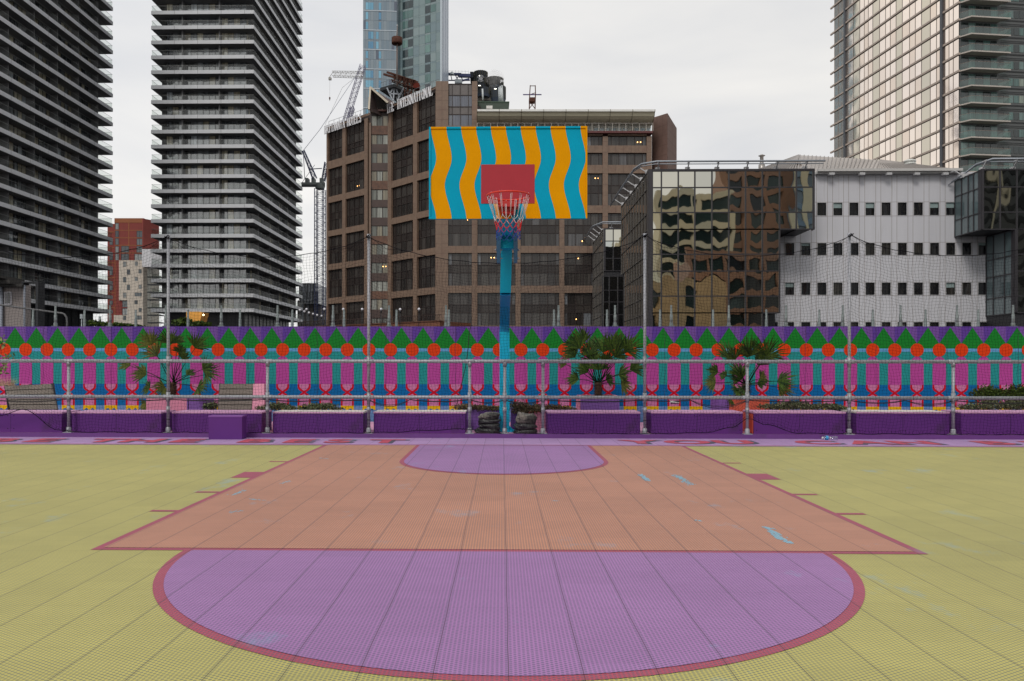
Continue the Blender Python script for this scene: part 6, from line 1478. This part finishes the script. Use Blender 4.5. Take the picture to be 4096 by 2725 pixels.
# ------------------------------------------------------------------ bronze glass tower on the right
bt2 = thing('bronze_glass_tower', 'tall tower with pink bronze mirror glass and green balconies at the upper right', 'tower', tuple(dp(3700, CY, 150)))
fA = FR(pl(3337, 187.2), pl(3836, 144.6)); pfz = 3.1
M_bz = glassmat('bronze_mirror', [(0, (.88, .76, .66)), (.35, (.95, .83, .73)), (.7, (.82, .69, .58)), (.9, (.66, .60, .49))], rough=.06, metal=1.0, wob=.022, ws=(.5, .5, .35))
M_fin = mat('floor_fin', S(178, 162, 150), rough=.5, var=.06); M_pil = mat('dark_pilaster', S(78, 80, 86), rough=.45, metal=.2); M_gp = mat('bronze_spandrel', S(132, 116, 106), rough=.5)
zb = fA.Z(3763, 458); ZB = dp(3337, -70, 187).z
lv = [zb+k*pfz for k in range(-13, 40) if 1 < zb+k*pfz < ZB]
PA_ = [3337, 3352, 3367, 3381, 3392, 3412, 3438, 3456, 3472, 3490, 3517, 3541, 3560, 3583, 3608, 3637, 3660, 3685, 3720, 3745, 3763, 3775, 3795, 3812, 3834]
BR = {3412, 3438, 3490, 3517, 3583, 3608, 3685, 3720}
ups = [fA.U(p) for p in PA_]
me_core = MB(); fA.box(me_core, .05, fA.L-3.5, .1, 26, 0, lv[-1]+pfz, 0); part(me_core, 'core', bt2, M_gp)
for z in lv:
    m = MB()
    for a, b, pa_, in zip(ups[:-1], ups[1:], PA_[:-1]):
        v = random.random()*.88
        if pa_ in (3412, 3490, 3583, 3685): v = .95
        fA.quad(m, a+.02, b-.02, 0, z+.28, z+pfz-.02, 0, v)
        fA.box(m, a-.05, a+.05, -.04, .05, z+.2, z+pfz, 1 if pa_ not in BR else 2)
    part(m, 'glazing', bt2, [M_bz, M_gp, mat('bronze_mullion', S(110, 96, 90))])
    m = MB(); fA.box(m, -1.6, fA.L+.1, -.22, .1, z-.06, z+.30, 0); part(m, 'floor_fin', bt2, M_fin)
m = MB()
for p in (3381, 3769): fA.box(m, fA.U(p)-.32, fA.U(p)+.32, -.35, 0, 0, ZB, 0)
part(m, 'pilaster', bt2, M_pil)
fB = FR(pl(3836, 144.6), pl(4300, 147.4)); M_dk = mat('dark_cladding', S(84, 86, 86), rough=.5, var=.05); M_gb = clearglass('green_glass', (.52, .72, .66), .10)
m = MB(); fB.box(m, .12, fB.L, .05, 3.3, 0, ZB, 0)
part(m, 'side_wall', bt2, M_dk)
M_gw = glassmat('green_window', [(0, (.02, .03, .03)), (.4, (.06, .12, .11)), (.7, (.10, .16, .15)), (.9, (.2, .24, .2))], rough=.08, curtain=.4)
for z in lv:
    m = MB(); a, b = fB.U(3842), fB.U(3990)
    n = 5
    for k in range(n): fB.quad(m, a+(b-a)*k/n+.06, a+(b-a)*(k+1)/n-.06, .0, z+.25, z+pfz-.35, 0, random.random()*.85)
    a2 = fB.U(4012)
    for k in range(5):
        ua = a2+k*2.1; fB.quad(m, ua+.05, ua+1.0, -.01, z+.95, z+2.3, 0, random.random()); fB.quad(m, ua+1.1, ua+2.0, -.01, z+.95, z+2.3, 0, random.random())
    for q in (.35, .5, 2.6, 2.9): fB.box(m, a2-.5, fB.L, -.06, 0, z+q, z+q+.05, 1)
    part(m, 'glazing', bt2, [M_gw, mat('dark_line', S(58, 60, 62))])
    m = MB(); e0, e1 = fB.U(3838), fB.U(4014)
    P_ = [fB.p(e0, .02, 0), fB.p(e0+1.0, -1.7, 0), fB.p(e1, -1.7, 0), fB.p(e1-1.2, .02, 0)]
    m.prism([(p.x, p.y) for p in P_], z-.02, z+.22, 0); part(m, 'balcony_slab', bt2, mat('slab_beige', S(176, 168, 160), rough=.6))
    m = MB()
    for i_ in range(3):
        A, B = P_[i_]+Vector((0, .08, z+.22)), P_[i_+1]+Vector((0, .08, z+.22)); m.face([A, B, B+Vector((0, 0, 1.15)), A+Vector((0, 0, 1.15))], 0)
        m.beam(A+Vector((0, 0, 1.15)), B+Vector((0, 0, 1.15)), .05, .05, 1)
    part(m, 'balustrade', bt2, [M_gb, M_gp])

# ------------------------------------------------------------------ left grey house and things behind the wall
D_ = 34; gh = thing('grey_house', 'small grey rendered house with a white framed window at the far left', 'house', (XA(40, D_), D_, 0))
fh = FR((XA(-160, D_), D_), (XA(104, D_), D_)); zh = lambda y: fh.Z(50, 1080+y/4.91); uh = lambda x: fh.U(x/4.91)
m = MB(); fh.box(m, 0, fh.L, 0, .35, 0, zh(290), 0); part(m, 'wall', gh, mat('grey_render', S(140, 132, 130), rough=.8, var=.05))
m = MB(); fh.box(m, uh(95), uh(238), -.06, 0, zh(682), zh(432), 0); fh.quad(m, uh(112), uh(222), -.07, zh(664), zh(452), 1, .5); fh.box(m, uh(163), uh(169), -.09, -.071, zh(664), zh(452), 0); part(m, 'window', gh, [mat('white_frame', S(190, 188, 196)), glassmat('house_glass', [(0, (.08, .08, .085)), (.6, (.1, .1, .1))], rough=.2, curtain=.4)])
m = MB(); m.tube([fh.p(uh(505), -.1, 0), fh.p(uh(505), -.1, zh(320)), fh.p(uh(485), -.1, zh(300))], .045, 6); m.tube([fh.p(uh(45), -.1, 0), fh.p(uh(45), -.1, zh(230))], .09, 6); part(m, 'drainpipe', gh, mat('pipe_grey', S(150, 156, 168)))
m = MB(); fh.box(m, 0, uh(510), -.3, .5, zh(340), zh(295), 0); fh.box(m, 0, uh(265), -1.0, .8, zh(200), zh(150), 0); fh.box(m, 0, uh(360), -.6, .8, zh(294), zh(216), 0); part(m, 'roof', gh, mat('dark_roof', S(52, 50, 48), rough=.7))
ga = thing('steel_canopy_frame', 'black steel goalpost frame standing right of the grey house', 'frame', (XA(146, 33), 33, 0))
f9 = FR((XA(-60, 33), 33), (XA(300, 33), 33)); z9 = lambda y: f9.Z(100, 1080+y/4.91); u9 = lambda x: f9.U(x/4.91)
m = MB(); f9.box(m, u9(695), u9(745), 0, .5, 0, z9(235), 0); part(m, 'upright', ga, M_dark); m = MB(); f9.box(m, u9(420), u9(694), 0, .5, z9(250), z9(228), 0); f9.box(m, u9(425), u9(450), .01, .4, z9(290), z9(251), 0); part(m, 'crossbeam', ga, M_dark)
m = MB(); m.tube([at(-20, 1217, 30), at(80, 1231, 30), at(250, 1254, 30), at(258, 1258, 30), at(266, 1270, 30), at(268, 1290, 30), at(268, 1400, 30)], .035, 8); single(m, 'bent_pipe', mat('pipe_dark', S(92, 92, 94)), 'long grey pipe bending down beside the grey house', 'pipe', tuple(at(268, 1400, 30)))
m = MB(); a, b = at(320, 1275, 60), at(330, 1257, 60); m.box(a.x, b.x, a.y, a.y+.1, a.z, b.z); m.tube([((a.x+b.x)/2, a.y+.05, 0), ((a.x+b.x)/2, a.y+.05, a.z)], .04, 5); single(m, 'street_sign', mat('sign_back', S(160, 168, 172)), 'small pale sign plate on a post below the left tower, nearer the tower middle', 'sign', ((a.x+b.x)/2, a.y, 0))
m = MB(); a, b = at(394, 1283, 62), at(402, 1266, 62); m.box(a.x, b.x, a.y, a.y+.1, a.z, b.z); m.tube([((a.x+b.x)/2, a.y+.05, 0), ((a.x+b.x)/2, a.y+.05, a.z)], .04, 5); single(m, 'street_sign', mat('sign_back', S(160, 168, 172)), 'small pale sign plate on a post left of the red flats', 'sign', ((a.x+b.x)/2, a.y, 0))
# yellow lit kiosk canopy below the middle tower
m = MB(); D_ = 110; A = [at(745, 1247, D_), at(797, 1247, D_), at(810, 1249, D_), at(800, 1285, D_), at(790, 1291, D_), at(765, 1291, D_), at(745, 1282, D_)]
m2 = []
for p in A: m2.append(p)
n = len(A); i = len(m.v); m.v += [tuple(p) for p in A]+[tuple(p+Vector((0, 2.5, 0))) for p in A]
m.f.append(tuple(i+k for k in reversed(range(n)))); m.m.append(0); m.a.append(0.); m.sm.append(False); m.f.append(tuple(i+n+k for k in range(n))); m.m.append(0); m.a.append(0.); m.sm.append(False)
for k in range(n): m.f.append((i+k, i+(k+1) % n, i+n+(k+1) % n, i+n+k)); m.m.append(0); m.a.append(0.); m.sm.append(False)
t = thing('yellow_canopy', 'amber coloured canopy glowing below the middle balcony tower', 'canopy', tuple(A[5])); part(m, 'canopy_shell', t, mat('amber_panel', S(226, 160, 66), rough=.5, var=.12, vs=2))
m = MB(); c = at(814, 1260, D_-1); m.lathe([(0, -.14), (.14, 0), (0, .14)], tuple(c), 8); part(m, 'lamp', t, emit('amber_lamp', (1, .72, .4), 9)); m = MB(); m.tube([at(770, 1291, D_), Vector((at(770, 1291, D_).x, D_, 0))], .12, 6); part(m, 'canopy_post', t, M_dark)
# hedges behind the wall
def hedge(label, blobs, Y, n, ls): clump('hedge', label, 'shrub', blobs, Y, M_bush, n, ls, 'shrubs behind the mural wall', dy=.8)
hedge('dark low shrub behind the wall in front of the red flats', [(470, 1302, 60, 9), (520, 1304, 40, 7)], 40, 900, .16)
hedge('dark leafy shrub below the amber canopy', [(735, 1292, 35, 20), (800, 1298, 40, 14)], 60, 900, .28)
hedge('tawny bare twig shrub left of the cream flats', [(392, 1296, 22, 14)], 40, 350, .16)

# ------------------------------------------------------------------ buildings behind the camera, seen only mirrored in the glass
def office(label, x0, x1, y, z1, wallm, gm, pitch, fl, fin=None, pier=.8, depth=10):
    t = thing('opposite_office', label, 'building', ((x0+x1)/2, y, 0), 'offices mirrored in the glass block')
    f = FR((x1, y), (x0, y)); m = MB(); n = int(z1/fl)
    for k in range(n+1): f.box(m, 0, f.L, 0, .8, k*fl-.0, k*fl+fl*.36, 0)
    nn_ = int(f.L/pitch)
    for k in range(nn_+1): f.box(m, f.L*k/nn_-pier/2, f.L*k/nn_+pier/2, -.12, .75, 0, n*fl+fl*.4, 2 if fin else 0)
    part(m, 'wall', t, [wallm, wallm, fin or wallm]); m = MB()
    for k in range(n):
        for c in range(nn_): f.quad(m, f.L*c/nn_, f.L*(c+1)/nn_, .5, k*fl+fl*.36, (k+1)*fl, 0, random.random())
    part(m, 'window_band', t, gm); m = MB(); f.box(m, 0, f.L, .85, depth, 0, n*fl, 0); part(m, 'body', t, wallm)
M_og = glassmat('opposite_glass', [(0, (.015, .03, .03)), (.4, (.03, .055, .055)), (.7, (.02, .025, .03)), (.9, (.10, .14, .15))], rough=.1, spec=.5)
M_ob2 = glassmat('opposite_blue', [(0, (.08, .13, .19)), (.5, (.12, .18, .25))], rough=.1)
M_oc = mat('office_cream', S(218, 208, 180), rough=.7); M_obr = mat('office_brown', S(160, 124, 104), rough=.7, var=.1)
office('red brown office block with dark green windows mirrored in the middle of the glass block', 56, 72, -55, 66, M_obr, M_og, 5.3, 4.4, pier=1.5)
office('slate blue office with cream fins mirrored at the right of the glass block', 72.5, 98, -52, 78, mat('office_slate', S(120, 142, 164), rough=.6), M_ob2, 2.9, 4.0, fin=M_oc, pier=1.0)
office('cream office with long window bands mirrored at the left of the glass block', 38, 55.5, -47, 46, M_oc, M_og, 6.0, 4.2, pier=.9)
office('low red brown office with wide windows mirrored low in the glass block', 40, 60, -25, 24, M_obr, M_og, 3.6, 4.0, pier=.7)
office('black office with pale fins mirrored in the dark overhanging glass box', 102, 150, -50, 70, mat('office_black', (.01, .012, .012), rough=.5), glassmat('opposite_black', [(0, (.01, .015, .015)), (.5, (.02, .03, .03))], rough=.1), 9, 4.0, fin=M_oc, pier=1.2)
office('tan low building mirrored at the foot of the glass block', 27, 42.5, -16, 20.5, mat('office_tan', S(200, 170, 130), rough=.7, var=.2, vs=.5), M_og, 6.5, 5.5, pier=5.6, depth=4)
